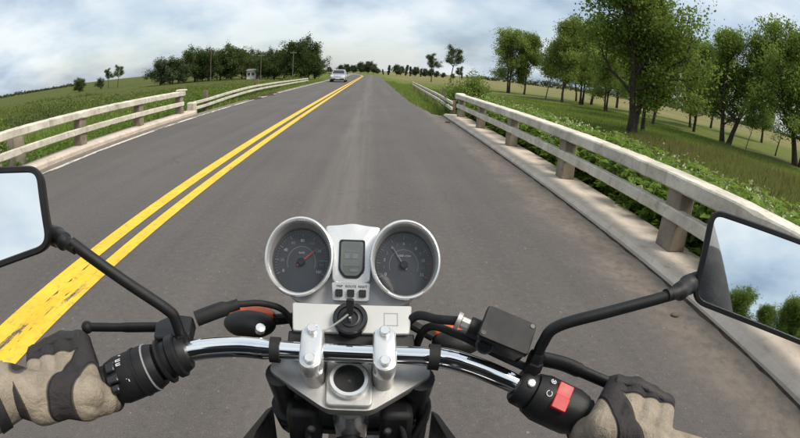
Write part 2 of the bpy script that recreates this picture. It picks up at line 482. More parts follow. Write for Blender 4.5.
class MB:
    def __init__(self):
        self.v, self.f, self.mi = [], [], []

    def add(self, vs, fs, mi=0):
        o = len(self.v)
        self.v.extend([tuple(map(float, p)) for p in vs])
        self.f.extend([tuple(i + o for i in f) for f in fs])
        self.mi.extend([mi] * len(fs))

    def loft(self, rings, cap0=True, cap1=True, closed=True, mi=0):
        n = len(rings[0]); vs = [p for r in rings for p in r]; fs = []
        for i in range(len(rings) - 1):
            for j in range(n if closed else n - 1):
                k = (j + 1) % n
                fs.append((i * n + j, i * n + k, (i + 1) * n + k, (i + 1) * n + j))
        if cap0: fs.append(tuple(range(n - 1, -1, -1)))
        if cap1: fs.append(tuple((len(rings) - 1) * n + j for j in range(n)))
        self.add(vs, fs, mi)

    def tube(self, path, rad, n=12, caps=True, mi=0, squash=None):
        path = [V(p) for p in path]
        if np.isscalar(rad): rad = [rad] * len(path)
        t0 = nrm(path[1] - path[0])
        ref = V(0, 0, 1) if abs(t0[2]) < 0.9 else V(1, 0, 0)
        a = nrm(np.cross(ref, t0)); rings = []
        for i, p in enumerate(path):
            t = nrm(path[min(i + 1, len(path) - 1)] - path[max(i - 1, 0)])
            a = nrm(a - t * np.dot(a, t)); b = np.cross(t, a)
            s = squash or (1, 1)
            rings.append([p + rad[i] * (a * s[0] * math.cos(2 * math.pi * k / n) + b * s[1] * math.sin(2 * math.pi * k / n)) for k in range(n)])
        self.loft(rings, caps, caps, mi=mi)

    def lathe(self, prof, o, axis, n=32, ex=None, cap0=True, cap1=True, sx=1.0, sy=1.0, mi=0):
        axis = nrm(axis)
        if ex is None:
            ex = np.cross(axis, V(0, 0, 1) if abs(axis[2]) < 0.9 else V(1, 0, 0))
        ex = nrm(V(ex) - axis * np.dot(V(ex), axis)); ey = np.cross(axis, ex); o = V(o)
        rings = [[o + axis * h + ex * r * sx * math.cos(2 * math.pi * k / n) + ey * r * sy * math.sin(2 * math.pi * k / n) for k in range(n)] for r, h in prof]
        self.loft(rings, cap0, cap1, mi=mi)

    def box(self, c, size, ax=None, mi=0):
        c = V(c); A = np.eye(3) if ax is None else np.array([nrm(a) for a in ax])
        h = V(size) / 2
        vs = [c + A[0] * h[0] * i + A[1] * h[1] * j + A[2] * h[2] * k for i in (-1, 1) for j in (-1, 1) for k in (-1, 1)]
        self.add(vs, [(0, 1, 3, 2), (4, 6, 7, 5), (0, 4, 5, 1), (2, 3, 7, 6), (0, 2, 6, 4), (1, 5, 7, 3)], mi)

    def prism(self, outline, o, ex, ey, d0, d1, mi=0):
        """outline in the plane (ex, ey) at o, from depth d0 to d1 along ex x ey"""
        ex, ey, o = nrm(ex), nrm(ey), V(o); nz = np.cross(ex, ey)
        self.loft([[o + ex * u + ey * v + nz * d for u, v in outline] for d in (d0, d1)], mi=mi)

    def ball(self, c, r, n=12, m=8, ax=None, mi=0):
        r = V(r) if not np.isscalar(r) else V(r, r, r); c = V(c)
        A = np.eye(3) if ax is None else np.array([nrm(a) for a in ax])
        rings = []
        for i in range(1, m):
            th = math.pi * i / m
            rings.append([c + A[0] * r[0] * math.sin(th) * math.cos(2 * math.pi * k / n) + A[1] * r[1] * math.sin(th) * math.sin(2 * math.pi * k / n) - A[2] * r[2] * math.cos(th) for k in range(n)])
        self.loft(rings, mi=mi)


def make_mesh(name, mb, mats, smooth=35):
    me = bpy.data.meshes.new(name)
    me.from_pydata(mb.v, [], mb.f)
    for mt in (mats if isinstance(mats, (list, tuple)) else [mats]):
        me.materials.append(mt)
    if any(mb.mi):
        me.polygons.foreach_set('material_index', mb.mi)
    bm = bmesh.new(); bm.from_mesh(me)
    bmesh.ops.recalc_face_normals(bm, faces=bm.faces)
    bm.to_mesh(me); bm.free()
    if smooth:
        me.shade_smooth()
        me.set_sharp_from_angle(angle=math.radians(smooth))
    me.update()
    return me


def world_loc(o):
    p = V(0, 0, 0)
    while o is not None:
        p = p + V(*o.location); o = o.parent
    return p


def obj(name, mb, mats, parent=None, smooth=35, bevel=0.0, seg=2, base=None):
    """one mesh object; vertices are given in world space and kept there"""
    off = world_loc(parent) if parent is not None else (V(base) if base is not None else V(0, 0, 0))
    if isinstance(mb, MB):
        mb.v = [tuple(V(p) - off) for p in mb.v]
        me = make_mesh(name, mb, mats, smooth)
    else:
        me = mb
    o = bpy.data.objects.new(name, me)
    C.objects.link(o)
    if parent is not None:
        o.parent = parent
    else:
        o.location = off
    if bevel:
        b = o.modifiers.new('bevel', 'BEVEL'); b.width = bevel; b.segments = seg; b.limit_method = 'ANGLE'; b.angle_limit = R(40)
        b.harden_normals = False
    return o


def tag(o, label=None, cat=None, group=None, kind=None):
    for k, v in (('label', label), ('category', cat), ('group', group), ('kind', kind)):
        if v:
            o[k] = v
    return o


def empty(name, loc, label, cat, group=None):
    o = bpy.data.objects.new(name, None)
    C.objects.link(o); o.location = loc
    o.empty_display_size = 0.1
    return tag(o, label, cat, group)


def copy_tree(o, parent=None):
    c = o.copy(); C.objects.link(c); c.parent = parent
    for ch in list(o.children):
        copy_tree(ch, c)
    return c


def arr_mesh(name, verts, faces, mats, mi=None, smooth=False):
    """fast mesh from numpy arrays; faces all of one size"""
    verts = np.asarray(verts, np.float32); faces = np.asarray(faces, np.int32)
    me = bpy.data.meshes.new(name)
    k = faces.shape[1]
    me.vertices.add(len(verts)); me.vertices.foreach_set('co', verts.ravel())
    me.loops.add(faces.size); me.loops.foreach_set('vertex_index', faces.ravel())
    me.polygons.add(len(faces))
    me.polygons.foreach_set('loop_start', np.arange(0, faces.size, k, dtype=np.int32))
    for mt in (mats if isinstance(mats, (list, tuple)) else [mats]):
        me.materials.append(mt)
    if mi is not None:
        me.polygons.foreach_set('material_index', np.asarray(mi, np.int32))
    me.update(calc_edges=True)
    if smooth: me.shade_smooth()
    me.validate()
    return me


def smoothstep(a, b, x):
    t = np.clip((np.asarray(x, float) - a) / (b - a), 0, 1)
    return t * t * (3 - 2 * t)


def round_poly(pts, r, n=5):
    """2D polygon with rounded corners; r one radius or one per corner"""
    out = []; N = len(pts)
    for i in range(N):
        p, a, b = V(pts[i]), V(pts[i - 1]), V(pts[(i + 1) % N])
        rr = r[i] if isinstance(r, (list, tuple)) else r
        da, db = nrm(a - p), nrm(b - p)
        rr = min(rr, np.linalg.norm(a - p) * 0.48, np.linalg.norm(b - p) * 0.48)
        s, e = p + da * rr, p + db * rr
        for k in range(n + 1):
            t = k / n
            out.append((1 - t) ** 2 * s + 2 * t * (1 - t) * p + t * t * e)
    return out


def bez(pts, n=8):
    """smooth path through the points (Catmull-Rom)"""
    P = [V(p) for p in pts]; P = [2 * P[0] - P[1]] + P + [2 * P[-1] - P[-2]]; out = []
    for i in range(1, len(P) - 2):
        for k in range(n):
            t = k / n
            out.append(0.5 * ((2 * P[i]) + (P[i + 1] - P[i - 1]) * t + (2 * P[i - 1] - 5 * P[i] + 4 * P[i + 1] - P[i + 2]) * t * t + (3 * P[i] - P[i - 1] - 3 * P[i + 1] + P[i + 2]) * t ** 3))
    out.append(P[-2])
    return out


# ------------------------------------------------------------------ the setting: ground, road, markings, pavements
def road_dx(y):
    """sideways drift of the road: straight over the bridge, bending left far ahead and far behind"""
    y = np.asarray(y, float)
    return -np.where(y > 95, (y - 95) ** 2 / 760.0, 0) - np.where(y < -18, (y + 18) ** 2 / 130.0, 0)


def fbm(x, y, s, seed=0):
    o = np.zeros_like(np.asarray(x, float)); r = np.random.default_rng(seed)
    for k in range(5):
        a = r.uniform(0, 6.28, 4); f = s * 1.9 ** k
        o = o + 0.5 ** k * (np.sin(x * f * math.cos(a[0]) + y * f * math.sin(a[0]) + a[1]) + np.sin(x * f * math.sin(a[2]) - y * f * math.cos(a[2]) + a[3]))
    return o / 2


def land(x, y):
    """height of the ground"""
    x = np.asarray(x, float); y = np.asarray(y, float)
    q = x - road_dx(np.clip(y, -140, 420))
    far = smoothstep(14.2, 17.0, y)                     # past the end of the bridge
    zr_b = -0.35 - 0.85 * smoothstep(3.0, 8.5, q)       # right bank beside the bridge
    zr_r = -0.03 - 0.30 * smoothstep(2.0, 4.0, q) - 0.85 * smoothstep(3.8, 9.0, q)
    zl_b = -0.35 - 0.95 * smoothstep(-6.2, -11.5, q)
    zl_r = -0.03 - 0.22 * smoothstep(-6.0, -8.0, q) - 1.05 * smoothstep(-7.5, -13.5, q)
    zr = zr_b * (1 - far) + zr_r * far
    zl = zl_b * (1 - far) + zl_r * far
    z = np.where(q > -1.5, zr, zl)
    under = (q > -6.05) & (q < 2.95)
    z = np.where(under, np.where((q > 1.75) | (q < -5.65), -0.035, -0.12) * far + -0.35 * (1 - far), z)
    wob = fbm(x, y, 0.55, 3) * 0.07 + fbm(x, y, 0.09, 5) * 0.16
    z = z + wob * (smoothstep(3.2, 6.5, q) + smoothstep(-6.6, -9.5, q))
    return z


def spread(lo, hi, fine_lo, fine_hi, step, grow=1.16):
    a = list(np.arange(fine_lo, fine_hi + 1e-6, step)); s = step
    while a[-1] < hi: s *= grow; a.append(a[-1] + s)
    s = step
    while a[0] > lo: s *= grow; a.insert(0, a[0] - s)
    return np.array(a)


gx = spread(-4500, 4500, -14, 12, 0.3)
gy = spread(-1200, 6500, -8, 44, 0.45)
GX, GY = np.meshgrid(gx, gy)
gv = np.stack([GX.ravel(), GY.ravel(), land(GX, GY).ravel()], 1)
nx, ny = len(gx), len(gy)
ii = (np.arange(ny - 1)[:, None] * nx + np.arange(nx - 1)[None, :]).ravel()
ground_o = bpy.data.objects.new('ground', arr_mesh('ground', gv, np.stack([ii, ii + 1, ii + nx + 1, ii + nx], 1), M['ground'], smooth=True))
C.objects.link(ground_o); tag(ground_o, 'flat green pasture and crop land around the road', 'ground', kind='structure')

BR_END = 14.6                                             # y where the bridge ends


def strip(name, x0, x1, ys, z, mat, rag=0.0, seed=1, nxs=1, label=None):
    """a sheet that follows the road between two sideways positions (numbers or functions of y)"""
    r = np.random.default_rng(seed); ys = np.asarray(ys, float)
    f0 = x0(ys) if callable(x0) else np.full_like(ys, x0)
    f1 = x1(ys) if callable(x1) else np.full_like(ys, x1)
    if rag:
        f0 = f0 + r.normal(0, rag, len(ys)); f1 = f1 + r.normal(0, rag, len(ys))
    d = road_dx(ys); vs = []
    for i in range(len(ys)):
        for k in range(nxs + 1):
            t = k / nxs
            vs.append((f0[i] * (1 - t) + f1[i] * t + d[i], ys[i], z))
    n = nxs + 1
    fs = [(i * n + k, i * n + k + 1, (i + 1) * n + k + 1, (i + 1) * n + k) for i in range(len(ys) - 1) for k in range(nxs)]
    o = bpy.data.objects.new(name, arr_mesh(name, vs, fs, mat)); C.objects.link(o)
    return tag(o, label, None, kind='structure')


ys_road = np.concatenate([np.arange(-130, -10, 3.0), np.arange(-10, 60, 0.25), np.arange(60, 430, 3.0)])
strip('road', lambda y: np.where(y < BR_END - 0.4, -5.62, -5.62) + 0.03 * fbm(y, y * 0 + 2, 1.3, 8),
      lambda y: 2.36 - 0.36 * smoothstep(BR_END - 0.3, BR_END + 0.5, y) - 0.28 * smoothstep(BR_END, BR_END + 8, y) + (0.03 * fbm(y, y * 0, 1.6, 9)) * smoothstep(BR_END, BR_END + 1, y),
      ys_road, 0.0, M['asphalt'], label='worn grey brown asphalt road running straight ahead')
# double yellow centre line, the old paint that fills the gap near the bike, and the white edge line
strip('road_marking', -2.30, -2.135, np.arange(-60, 400, 1.5), 0.004, M['yellow'], label='yellow centre stripe on the oncoming lane side')
strip('road_marking', -2.02, -1.885, np.arange(-60, 400, 1.5), 0.004, M['yellow'], label='yellow centre stripe on the motorcycle side')
strip('road_marking', -2.136, -2.019, np.arange(-6, 2.75, 0.05), 0.0035, M['yellow_old'], rag=0.012, seed=4, label='worn yellow paint filling the gap between the centre stripes')
strip('road_marking', -5.31, -5.19, np.concatenate([np.arange(-40, 60, 0.12), np.arange(60, 330, 3)]), 0.004, M['white_line'], rag=0.006, seed=5, label='worn white line along the far road edge')


strip('road_marking', 2.315, 2.356, np.arange(-20, BR_END, .1), 0.004, M['soil'], rag=0.008, seed=15, label='thin dark line along the foot of the pavement, painted for its joint and shaded face')  # dark strip painted for the joint and the shaded kerb face, in soil colour


def beam_y(mb, x0, x1, z0, z1, y0, y1, n=24, jit=0.003, seed=0):
    """a long concrete beam along the road with slightly uneven faces"""
    r = np.random.default_rng(seed)
    ysb = np.linspace(y0, y1, n); ch0 = min(x1 - x0, z1 - z0) * 0.1
    rings = []
    for yv in ysb:
        j = r.normal(0, jit * .3, 4); ch = ch0 * (1 + abs(r.normal(0, .12)) + (1.3 if r.uniform() < .018 else 0))
        a, b, c, d = x0 + j[0], x1 + j[1], z0 + j[2], z1 + j[3]
        rings.append([V(a + ch, yv, c), V(b - ch, yv, c), V(b, yv, c + ch), V(b, yv, d - ch), V(b - ch, yv, d), V(a + ch, yv, d), V(a, yv, d - ch), V(a, yv, c + ch)])
    mb.loft(rings)


mb = MB(); beam_y(mb, 2.35, 3.02, -0.30, 0.075, -40, BR_END, 60, 0.004, 1)
tag(obj('pavement', mb, M['pave'], base=(2.7, 0, 0)), 'narrow pale concrete pavement under the bridge railing', kind='structure')
mb = MB(); beam_y(mb, -6.02, -5.60, -0.30, 0.115, -40, 13.9, 60, 0.004, 2)
tag(obj('kerb', mb, M['pave'], base=(-5.8, 0, 0)), 'low pale concrete kerb carrying the far bridge railing', kind='structure')


# ------------------------------------------------------------------ bridge railings
def railing(name, label, x0, x1, px0, px1, post_ys, yend, zbase, ztop, seed):
    root = empty(name, ((x0 + x1) / 2, yend, zbase), label, 'railing', 'concrete bridge railings')
    r = np.random.default_rng(seed)
    for k, yp in enumerate(post_ys):
        m = MB(); w = 0.12
        j = r.normal(0, 0.006, 6)
        ra = [V(px0 + j[0], yp - w, zbase - 0.01), V(px1 + j[1], yp - w, zbase - 0.01), V(px1 + j[1], yp + w, zbase - 0.01), V(px0 + j[0], yp + w, zbase - 0.01)]
        rb = [V(px0 + 0.012 + j[2], yp - w + .01, ztop - 0.135), V(px1 - 0.01, yp - w + .01, ztop - 0.135), V(px1 - .01, yp + w - .01, ztop - 0.135), V(px0 + .012 + j[2], yp + w - .01, ztop - 0.135)]
        m.loft([ra, rb])
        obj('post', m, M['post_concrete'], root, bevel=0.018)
    m = MB(); beam_y(m, x0, x1, ztop - 0.14, ztop, -9, yend, 190, 0.0055, seed + 1)
    obj('top_rail', m, M['rail_concrete'], root)
    xm = px0 - 0.025 if x0 > 0 else px1 - 0.075
    m = MB(); beam_y(m, xm, xm + 0.10, 0.345, 0.465, -9, yend - 0.1, 190, 0.005, seed + 2)
    obj('middle_rail', m, M['rail_concrete'], root)
    return root


rr = railing('bridge_railing', 'concrete bridge railing on the pavement beside the motorcycle, weeds growing behind it', 2.635, 2.90, 2.67, 2.87, [13.9 - 2.67 * k for k in range(0, 8)], 14.15, 0.08, 0.765, 11)
rl = railing('bridge_railing', 'concrete bridge railing across the road, beyond the white edge line', -5.98, -5.70, -5.94, -5.73, [13.0 - 2.66 * k for k in range(0, 8)], 13.2, 0.12, 0.785, 21)
# rounded end block on the far railing
m = MB(); m.loft([[V(-5.84 + 0.15 * sx, 13.2 + 0.17 * sy, z) for sx, sy in ((-a, -a), (a, -a), (a, a), (-a, a))] for z, a in ((0.787, 0.88), (0.81, 0.96), (0.835, 0.88), (0.85, 0.55))])
obj('end_cap', m, M['rail_concrete'], rl, bevel=0.012)
m = MB(); m.loft([[V(2.77 + 0.15 * sx, 14.15 + 0.13 * sy, z) for sx, sy in ((-a, -a), (a, -a), (a, a), (-a, a))] for z, a in ((0.60, 0.9), (0.65, 1.0), (0.77, 1.0), (0.80, 0.7))])
obj('end_cap', m, M['rail_concrete'], rr, bevel=0.012)
# stub block where the far railing hands over to the guard rail
m = MB(); m.loft([[V(-5.84 + 0.13 * sx, 14.05 + 0.14 * sy, z) for sx, sy in ((-a, -a), (a, -a), (a, a), (-a, a))] for z, a in ((-0.1, 1.1), (0.22, 0.95), (0.34, 1.0), (0.38, 0.7))])
tag(obj('concrete_block', m, M['rail_concrete'], base=(-5.84, 14.05, 0), bevel=0.012), 'short squat concrete block between the far railing and its guard rail', 'block')
# crumbling concrete stump behind the far railing
m = MB(); m.loft([[V(-6.75 + 0.16 * c + 0.03 * s, 6.5 + 0.15 * s, z) for c, s in ((-a, -a * .8), (a, -a), (a * .9, a), (-a, a * .7))] for z, a in ((-0.6, 1.15), (0.2, 1.0), (0.5, 0.9), (0.58, 0.5))])
tag(obj('concrete_stump', m, M['post_concrete'], base=(-6.75, 6.5, -0.5), bevel=0.02), 'weathered concrete stump standing in grass behind the far railing', 'stump')


def guard_rail(name, label, pts, post_at, tall=()):
    """two painted rails on stout posts; pts = (x, y, z of the top rail)"""
    root = empty(name, (pts[0][0], pts[0][1], 0), label, 'guard rail', 'guard rails past the bridge')
    P = bez(pts, 6)
    for dz in (0, -0.19):
        m = MB(); rings = []
        for p in P:
            c = p + V(0, 0, dz)
            rings.append([c + V(-.035, 0, -.05), c + V(.035, 0, -.05), c + V(.035, 0, .05), c + V(-.035, 0, .05)])
        m.loft(rings)
        obj('rail', m, M['guard'], root, bevel=0.01)
    for i, yp in enumerate(post_at):
        k = min(range(len(P)), key=lambda q: abs(P[q][1] - yp)); p = P[k]
        h = 0.34 if i in tall else 0.06
        zb = float(land(p[0], p[1])) - 0.1
        sgn = 1 if p[0] > 0 else -1
        m = MB(); m.loft([[V(p[0] + sgn * 0.105 + .068 * a * s, p[1] + .07 * b * s, z) for a, b in ((-1, -1), (1, -1), (1, 1), (-1, 1))] for z, s in ((zb, 1.05), (p[2] + h - .02, 1.0), (p[2] + h, .8))])
        obj('post', m, M['old_wood'], root)
    return root


guard_rail('guard_rail', 'two-bar pale guard rail on the grass verge past the pavement end', [(2.62, 14.7, .44), (2.72, 17.5, .46), (2.85, 20.5, .47), (3.2, 30, .47), (3.7, 42, .45)], [15.2, 17.8, 22.0, 27, 33, 40], tall=(1,))
guard_rail('guard_rail', 'two-bar pale guard rail on the verge across the road', [(-5.86, 14.3, .33), (-5.9, 15.8, .34), (-5.95, 19.5, .44), (-6.0, 24, .50), (-6.05, 33, .48), (-6.15, 44, .44)], [15.8, 19.8, 24, 29, 34, 39, 44], tall=(0, 2))

# dark soil and grass creeping over the far road edge
for k, (sx, sy, sr) in enumerate(((-5.35, 20.6, .42), (-5.42, 23.4, .5), (-5.5, 25.3, .36))):
    m = MB(); r = np.random.default_rng(40 + k); rings = []
    for h, s in ((0.0, 1.0), (.03, .82), (.055, .5), (.06, .15)):
        rings.append([V(sx + sr * .7 * s * math.cos(a) * (1 + .25 * math.sin(3 * a + k)), sy + sr * 1.9 * s * math.sin(a) * (1 + .2 * math.cos(2 * a + k)), h + .004) for a in np.linspace(0, 2 * math.pi, 18, endpoint=False)])
    m.loft(rings, cap0=False)
    tag(obj('soil_patch', m, M['soil'], base=(sx, sy, 0)), 'low patch of dark soil spilled over the white road edge line', 'soil', 'soil patches on the road edge')

# small stone on the road beside the pavement, and a clod farther along
for (sx, sy, sr, lb) in ((2.07, 2.14, .028, 'small brown stone on the dusty road edge beside the pavement'), (2.16, 12.6, .06, 'brown clod of dirt on the road near the pavement end')):
    m = MB(); m.ball((sx, sy, sr * .35), (sr * 1.3, sr, sr * .55), 10, 7); tag(obj('road_stone', m, M['old_wood'], base=(sx, sy, 0)), lb, 'stone')


# ------------------------------------------------------------------ trees
def leaf_cloud(r, centers, sig, per, size, droop=0.25):
    """leaf-shaped quads scattered round the centres; returns verts, faces"""
    n = len(centers) * per
    c = np.repeat(np.asarray(centers), per, 0) + np.clip(r.normal(0, 1, (n, 3)), -1.7, 1.7) * np.repeat(np.asarray(sig), per)[:, None] * np.array([1, 1, .8])
    a = r.normal(0, 1, (n, 3)); a[:, 2] -= droop; a /= np.linalg.norm(a, axis=1)[:, None]
    b = r.normal(0, 1, (n, 3)); b -= a * (a * b).sum(1)[:, None]; b /= np.linalg.norm(b, axis=1)[:, None]
    nn = np.cross(a, b)
    s = size * r.uniform(.6, 1.35, n)[:, None]
    v = np.stack([c - a * s * .6, c - b * s * .36 + nn * s * .08, c + a * s * .6, c + b * s * .36 + nn * s * .08], 1).reshape(-1, 3)
    f = np.arange(n * 4).reshape(-1, 4)
    return v, f


def gen_tree(name, seed, h, crown_r, crown_lo, tr, nlimb, per, leaf, sig=0.34, trunks=1, lean=0.0, sparse=1.0, taper='round', nseg=6):
    """trunk/limb mesh and crown mesh of one tree, base at the origin"""
    r = np.random.default_rng(seed); wood = MB(); centers = []; sigs = []

    def limb(p, d, L, r0, depth):
        pts = [p]; dd = nrm(d)
        k = 4 if depth < 2 else 3
        for i in range(k):
            dd = nrm(dd + r.normal(0, .16, 3) + V(0, 0, .10 if depth else .04))
            pts.append(pts[-1] + dd * L / k)
        wood.tube(pts, [r0 * (1 - .72 * i / k) for i in range(k + 1)], nseg if depth < 1 else 4, caps=False)
        if depth >= 1:
            m = max(2, int(L / (.42 / sparse ** .5)))
            for q in range(m):
                t = r.uniform(.3, 1.03); i = min(int(t * k), k - 1); f = t * k - i
                centers.append(pts[i] * (1 - f) + pts[i + 1] * f + r.normal(0, .18, 3)); sigs.append(sig * r.uniform(.6, 1.3))
        if depth < 2:
            for q in range(r.integers(3, 6) if depth == 0 else r.integers(2, 4)):
                t = r.uniform(.35, 1.0); i = min(int(t * k), k - 1); f = t * k - i
                st = pts[i] * (1 - f) + pts[i + 1] * f
                side = r.normal(0, 1, 3); side -= dd * np.dot(side, dd); side = nrm(side)
                limb(st, nrm(dd * .75 + side * .8 + V(0, 0, .15)), L * r.uniform(.38, .62), r0 * .45, depth + 1)

    for t_ in range(trunks):
        ang = 2 * math.pi * t_ / max(trunks, 1) + r.uniform(0, 1)
        off = V(math.cos(ang), math.sin(ang), 0) * (.28 if trunks > 1 else 0)
        pts = [off + V(0, 0, -.25)]; d = nrm(V(lean + off[0] * .35, off[1] * .35, 1)); K = 7; H = h * r.uniform(.80, .9) if trunks > 1 else h * .88
        for i in range(K):
            d = nrm(d + r.normal(0, .07, 3) * V(1, 1, .2)); pts.append(pts[-1] + d * H / K)
        rad = [tr * (1.25 if i == 0 else 1) * (1 - .82 * (i / K) ** .9) for i in range(K + 1)]
        wood.tube(pts, rad, 8, caps=False)
        for q in range(nlimb // trunks):
            u = r.uniform(0, 1); zz = crown_lo + (1 - crown_lo) * u
            k = min(int(zz * K), K - 1); f = zz * K - k
            st = pts[k] * (1 - f) + pts[k + 1] * f
            if taper == 'round': pr = .40 + .9 * math.sin(math.pi * min(1, .18 + .78 * u)) ** 1.0 * .75
            elif taper == 'spire': pr = .45 + .35 * (1 - u)
            else: pr = 1.05 - .62 * u
            a = r.uniform(0, 2 * math.pi)
            limb(st, V(math.cos(a), math.sin(a), (.42 + .95 * u) * r.uniform(.7, 1.5)), crown_r * pr * r.uniform(.45, 1.3), max(.02, rad[k] * .5), 0)
    v, f = leaf_cloud(r, centers, sigs, per, leaf)
    return wood, v, f


TREE = {}


def kind(key, mat, bark, **kw):
    wood, v, f = gen_tree(key, **kw)
    TREE[key] = (make_mesh('trunk', wood, M[bark], 60), arr_mesh('crown', v, f, M[mat]))


kind('big', 'leaf_mid', 'bark', seed=3, h=10.8, crown_r=2.95, crown_lo=.16, tr=.25, nlimb=40, per=29, leaf=.165, sig=.42, trunks=2)
kind('bushy', 'leaf_mid', 'bark', seed=5, h=10.5, crown_r=2.5, crown_lo=.17, tr=.17, nlimb=36, per=27, leaf=.165, sig=.40)
kind('airy', 'leaf_light', 'bark', seed=8, h=11.0, crown_r=2.7, crown_lo=.20, tr=.17, nlimb=32, per=23, leaf=.19, sig=.42, trunks=2, sparse=.85)
kind('airy_tall', 'leaf_light', 'bark', seed=12, h=12.0, crown_r=2.7, crown_lo=.18, tr=.18, nlimb=34, per=24, leaf=.19, sig=.44)
kind('thin', 'leaf_mid', 'bark_pale', seed=15, h=5.5, crown_r=1.0, crown_lo=.3, tr=.07, nlimb=14, per=16, leaf=.12, sig=.24, sparse=.7)
kind('bare', 'leaf_mid', 'bark', seed=21, h=6.5, crown_r=1.9, crown_lo=.30, tr=.10, nlimb=16, per=4, leaf=.12, sig=.3, sparse=.6)
kind('roadside', 'leaf_dark', 'bark', seed=23, h=12.0, crown_r=3.4, crown_lo=.45, tr=.26, nlimb=13, per=16, leaf=.25, sig=.42, sparse=.55)
kind('wood_tree', 'leaf_dark', 'bark', seed=31, h=10.0, crown_r=4.8, crown_lo=.04, tr=.25, nlimb=28, per=9, leaf=.36, sig=.6)
kind('wood_tall', 'leaf_dark', 'bark', seed=33, h=12.0, crown_r=4.4, crown_lo=.05, tr=.25, nlimb=28, per=9, leaf=.36, sig=.6, taper='cone')
kind('grey_tree', 'leaf_far', 'bark', seed=35, h=8.0, crown_r=3.6, crown_lo=.05, tr=.22, nlimb=24, per=9, leaf=.34, sig=.6)
kind('poplar', 'leaf_far', 'bark', seed=41, h=12, crown_r=1.1, crown_lo=.04, tr=.2, nlimb=30, per=5, leaf=.55, sig=.5, taper='spire')
kind('far_round', 'leaf_far', 'bark', seed=43, h=9, crown_r=4.0, crown_lo=.03, tr=.25, nlimb=24, per=5, leaf=.7, sig=.8)
kind('shrub', 'leaf_mid', 'bark', seed=51, h=2.0, crown_r=1.1, crown_lo=.03, tr=.04, nlimb=16, per=24, leaf=.095, sig=.22)

tree_rng = np.random.default_rng(99)


def tree(name, key, x, y, scale, label, group, rot=None, sz=1.0, cat='tree', lean=None):
    root = empty(name, (x, y, float(land(x, y)) - .03), label, cat, group)
    root.rotation_euler = (lean[0] if lean else 0, lean[1] if lean else 0, tree_rng.uniform(0, 6.28) if rot is None else rot)
    root.scale = (scale, scale, scale * sz)
    for nm, me in zip(('trunk', 'crown'), TREE[key]):
        o = bpy.data.objects.new(nm, me); C.objects.link(o); o.parent = root
    return root


G1 = 'row of trees across the meadow behind the railing'
tree('meadow_tree', 'airy', 29.0, 95, 1.28, 'pale airy two-stemmed tree at the road end of the meadow row', G1, rot=.4)
tree('meadow_tree', 'bushy', 32.3, 94, 1.30, 'slim green tree beside the pale airy end tree of the meadow row', G1, rot=2.0)
tree('meadow_tree', 'thin', 28.6, 72, 1.75, 'low thin-stemmed tree in a gap of the meadow row, beside light green trees', G1, rot=1.0)
tree('meadow_tree', 'airy_tall', 30.0, 68, 1.18, 'tall light yellowish green tree in the middle of the meadow row', G1, rot=.9)
tree('meadow_tree', 'airy', 34.5, 70, 1.28, 'light green spreading tree beside the tall yellowish green one', G1, rot=3.3)
tree('meadow_tree', 'airy_tall', 39.5, 76, 1.36, 'light green tree with leaning crown set back in the meadow row', G1, rot=5.0)
tree('meadow_tree', 'airy', 31.5, 56, .95, 'half-height light green tree with low branches in the meadow row', G1, rot=.2, sz=.8)
tree('meadow_tree', 'big', 18.6, 28.8, 1.26, 'largest dark green tree of the meadow row, stout forked trunk near the railing', G1, rot=.5)
tree('meadow_tree', 'bushy', 21.2, 31.0, 1.08, 'dark green tree with slanting trunk right beside the largest meadow tree', G1, rot=4.0, lean=(0, .14))
tree('meadow_tree', 'bushy', 30.0, 42.0, 1.12, 'dark green tree just behind the two biggest meadow trees', G1, rot=2.9)
tree('meadow_tree', 'airy', 45.3, 52.7, 1.2, 'thin-stemmed green tree set far back in a gap of the meadow row', G1, rot=5.2)
tree('meadow_tree', 'bushy', 39.0, 45.0, 1.1, 'green tree of middling size behind the twin-crowned meadow tree', G1, rot=1.7)
tree('meadow_tree', 'big', 35.5, 35.2, 1.22, 'twin-crowned green tree with high loose top above the brown grass', G1, rot=2.2)
tree('meadow_tree', 'thin', 32.4, 29.2, 1.02, 'spindly young tree standing alone in brown grass against the sky', G1, rot=.3)
tree('meadow_tree', 'bare', 43.0, 33.5, 1.0, 'nearly leafless small tree with branching twigs against the sky', G1, rot=.8)
tree('meadow_tree', 'big', 38.2, 26.3, 1.36, 'tall dense green tree closing the meadow row beyond the mirror', G1, rot=4.4)
tree('meadow_tree', 'bushy', 42.5, 27.0, 1.2, 'dense dark tree hard behind the one closing the meadow row', G1, rot=3.1)

for (x, y, kk, s, lb) in ((44, 92, 'airy_tall', 1.3, 'pale tree glimpsed behind the gap at the road end of the meadow row'), (50, 84, 'airy', 1.2, 'pale spreading tree behind the leaning light green one'), (46, 64, 'bushy', 1.25, 'slim tree seen through the gap beside the largest meadow tree'),
                          (58, 62, 'airy_tall', 1.2, 'light green tree far back between the dark twin crowns'), (62, 52, 'bushy', 1.3, 'slim dark tree far back beside the spindly young one')):
    tree('meadow_tree', kk, x, y, s, lb, G1)

tree('roadside_tree', 'roadside', 24.5, 143, .95, 'tall open-crowned tree standing alone beyond the guard rail verge', 'open trees along the verge', rot=.6)
tree('roadside_tree', 'roadside', 17.0, 132, .66, 'shorter open-crowned tree beside the tall lone one on the verge', 'open trees along the verge', rot=2.5)
tree('roadside_tree', 'roadside', 30.5, 158, .48, 'small low open tree at the foot of the tall lone one', 'open trees along the verge', rot=4.0)

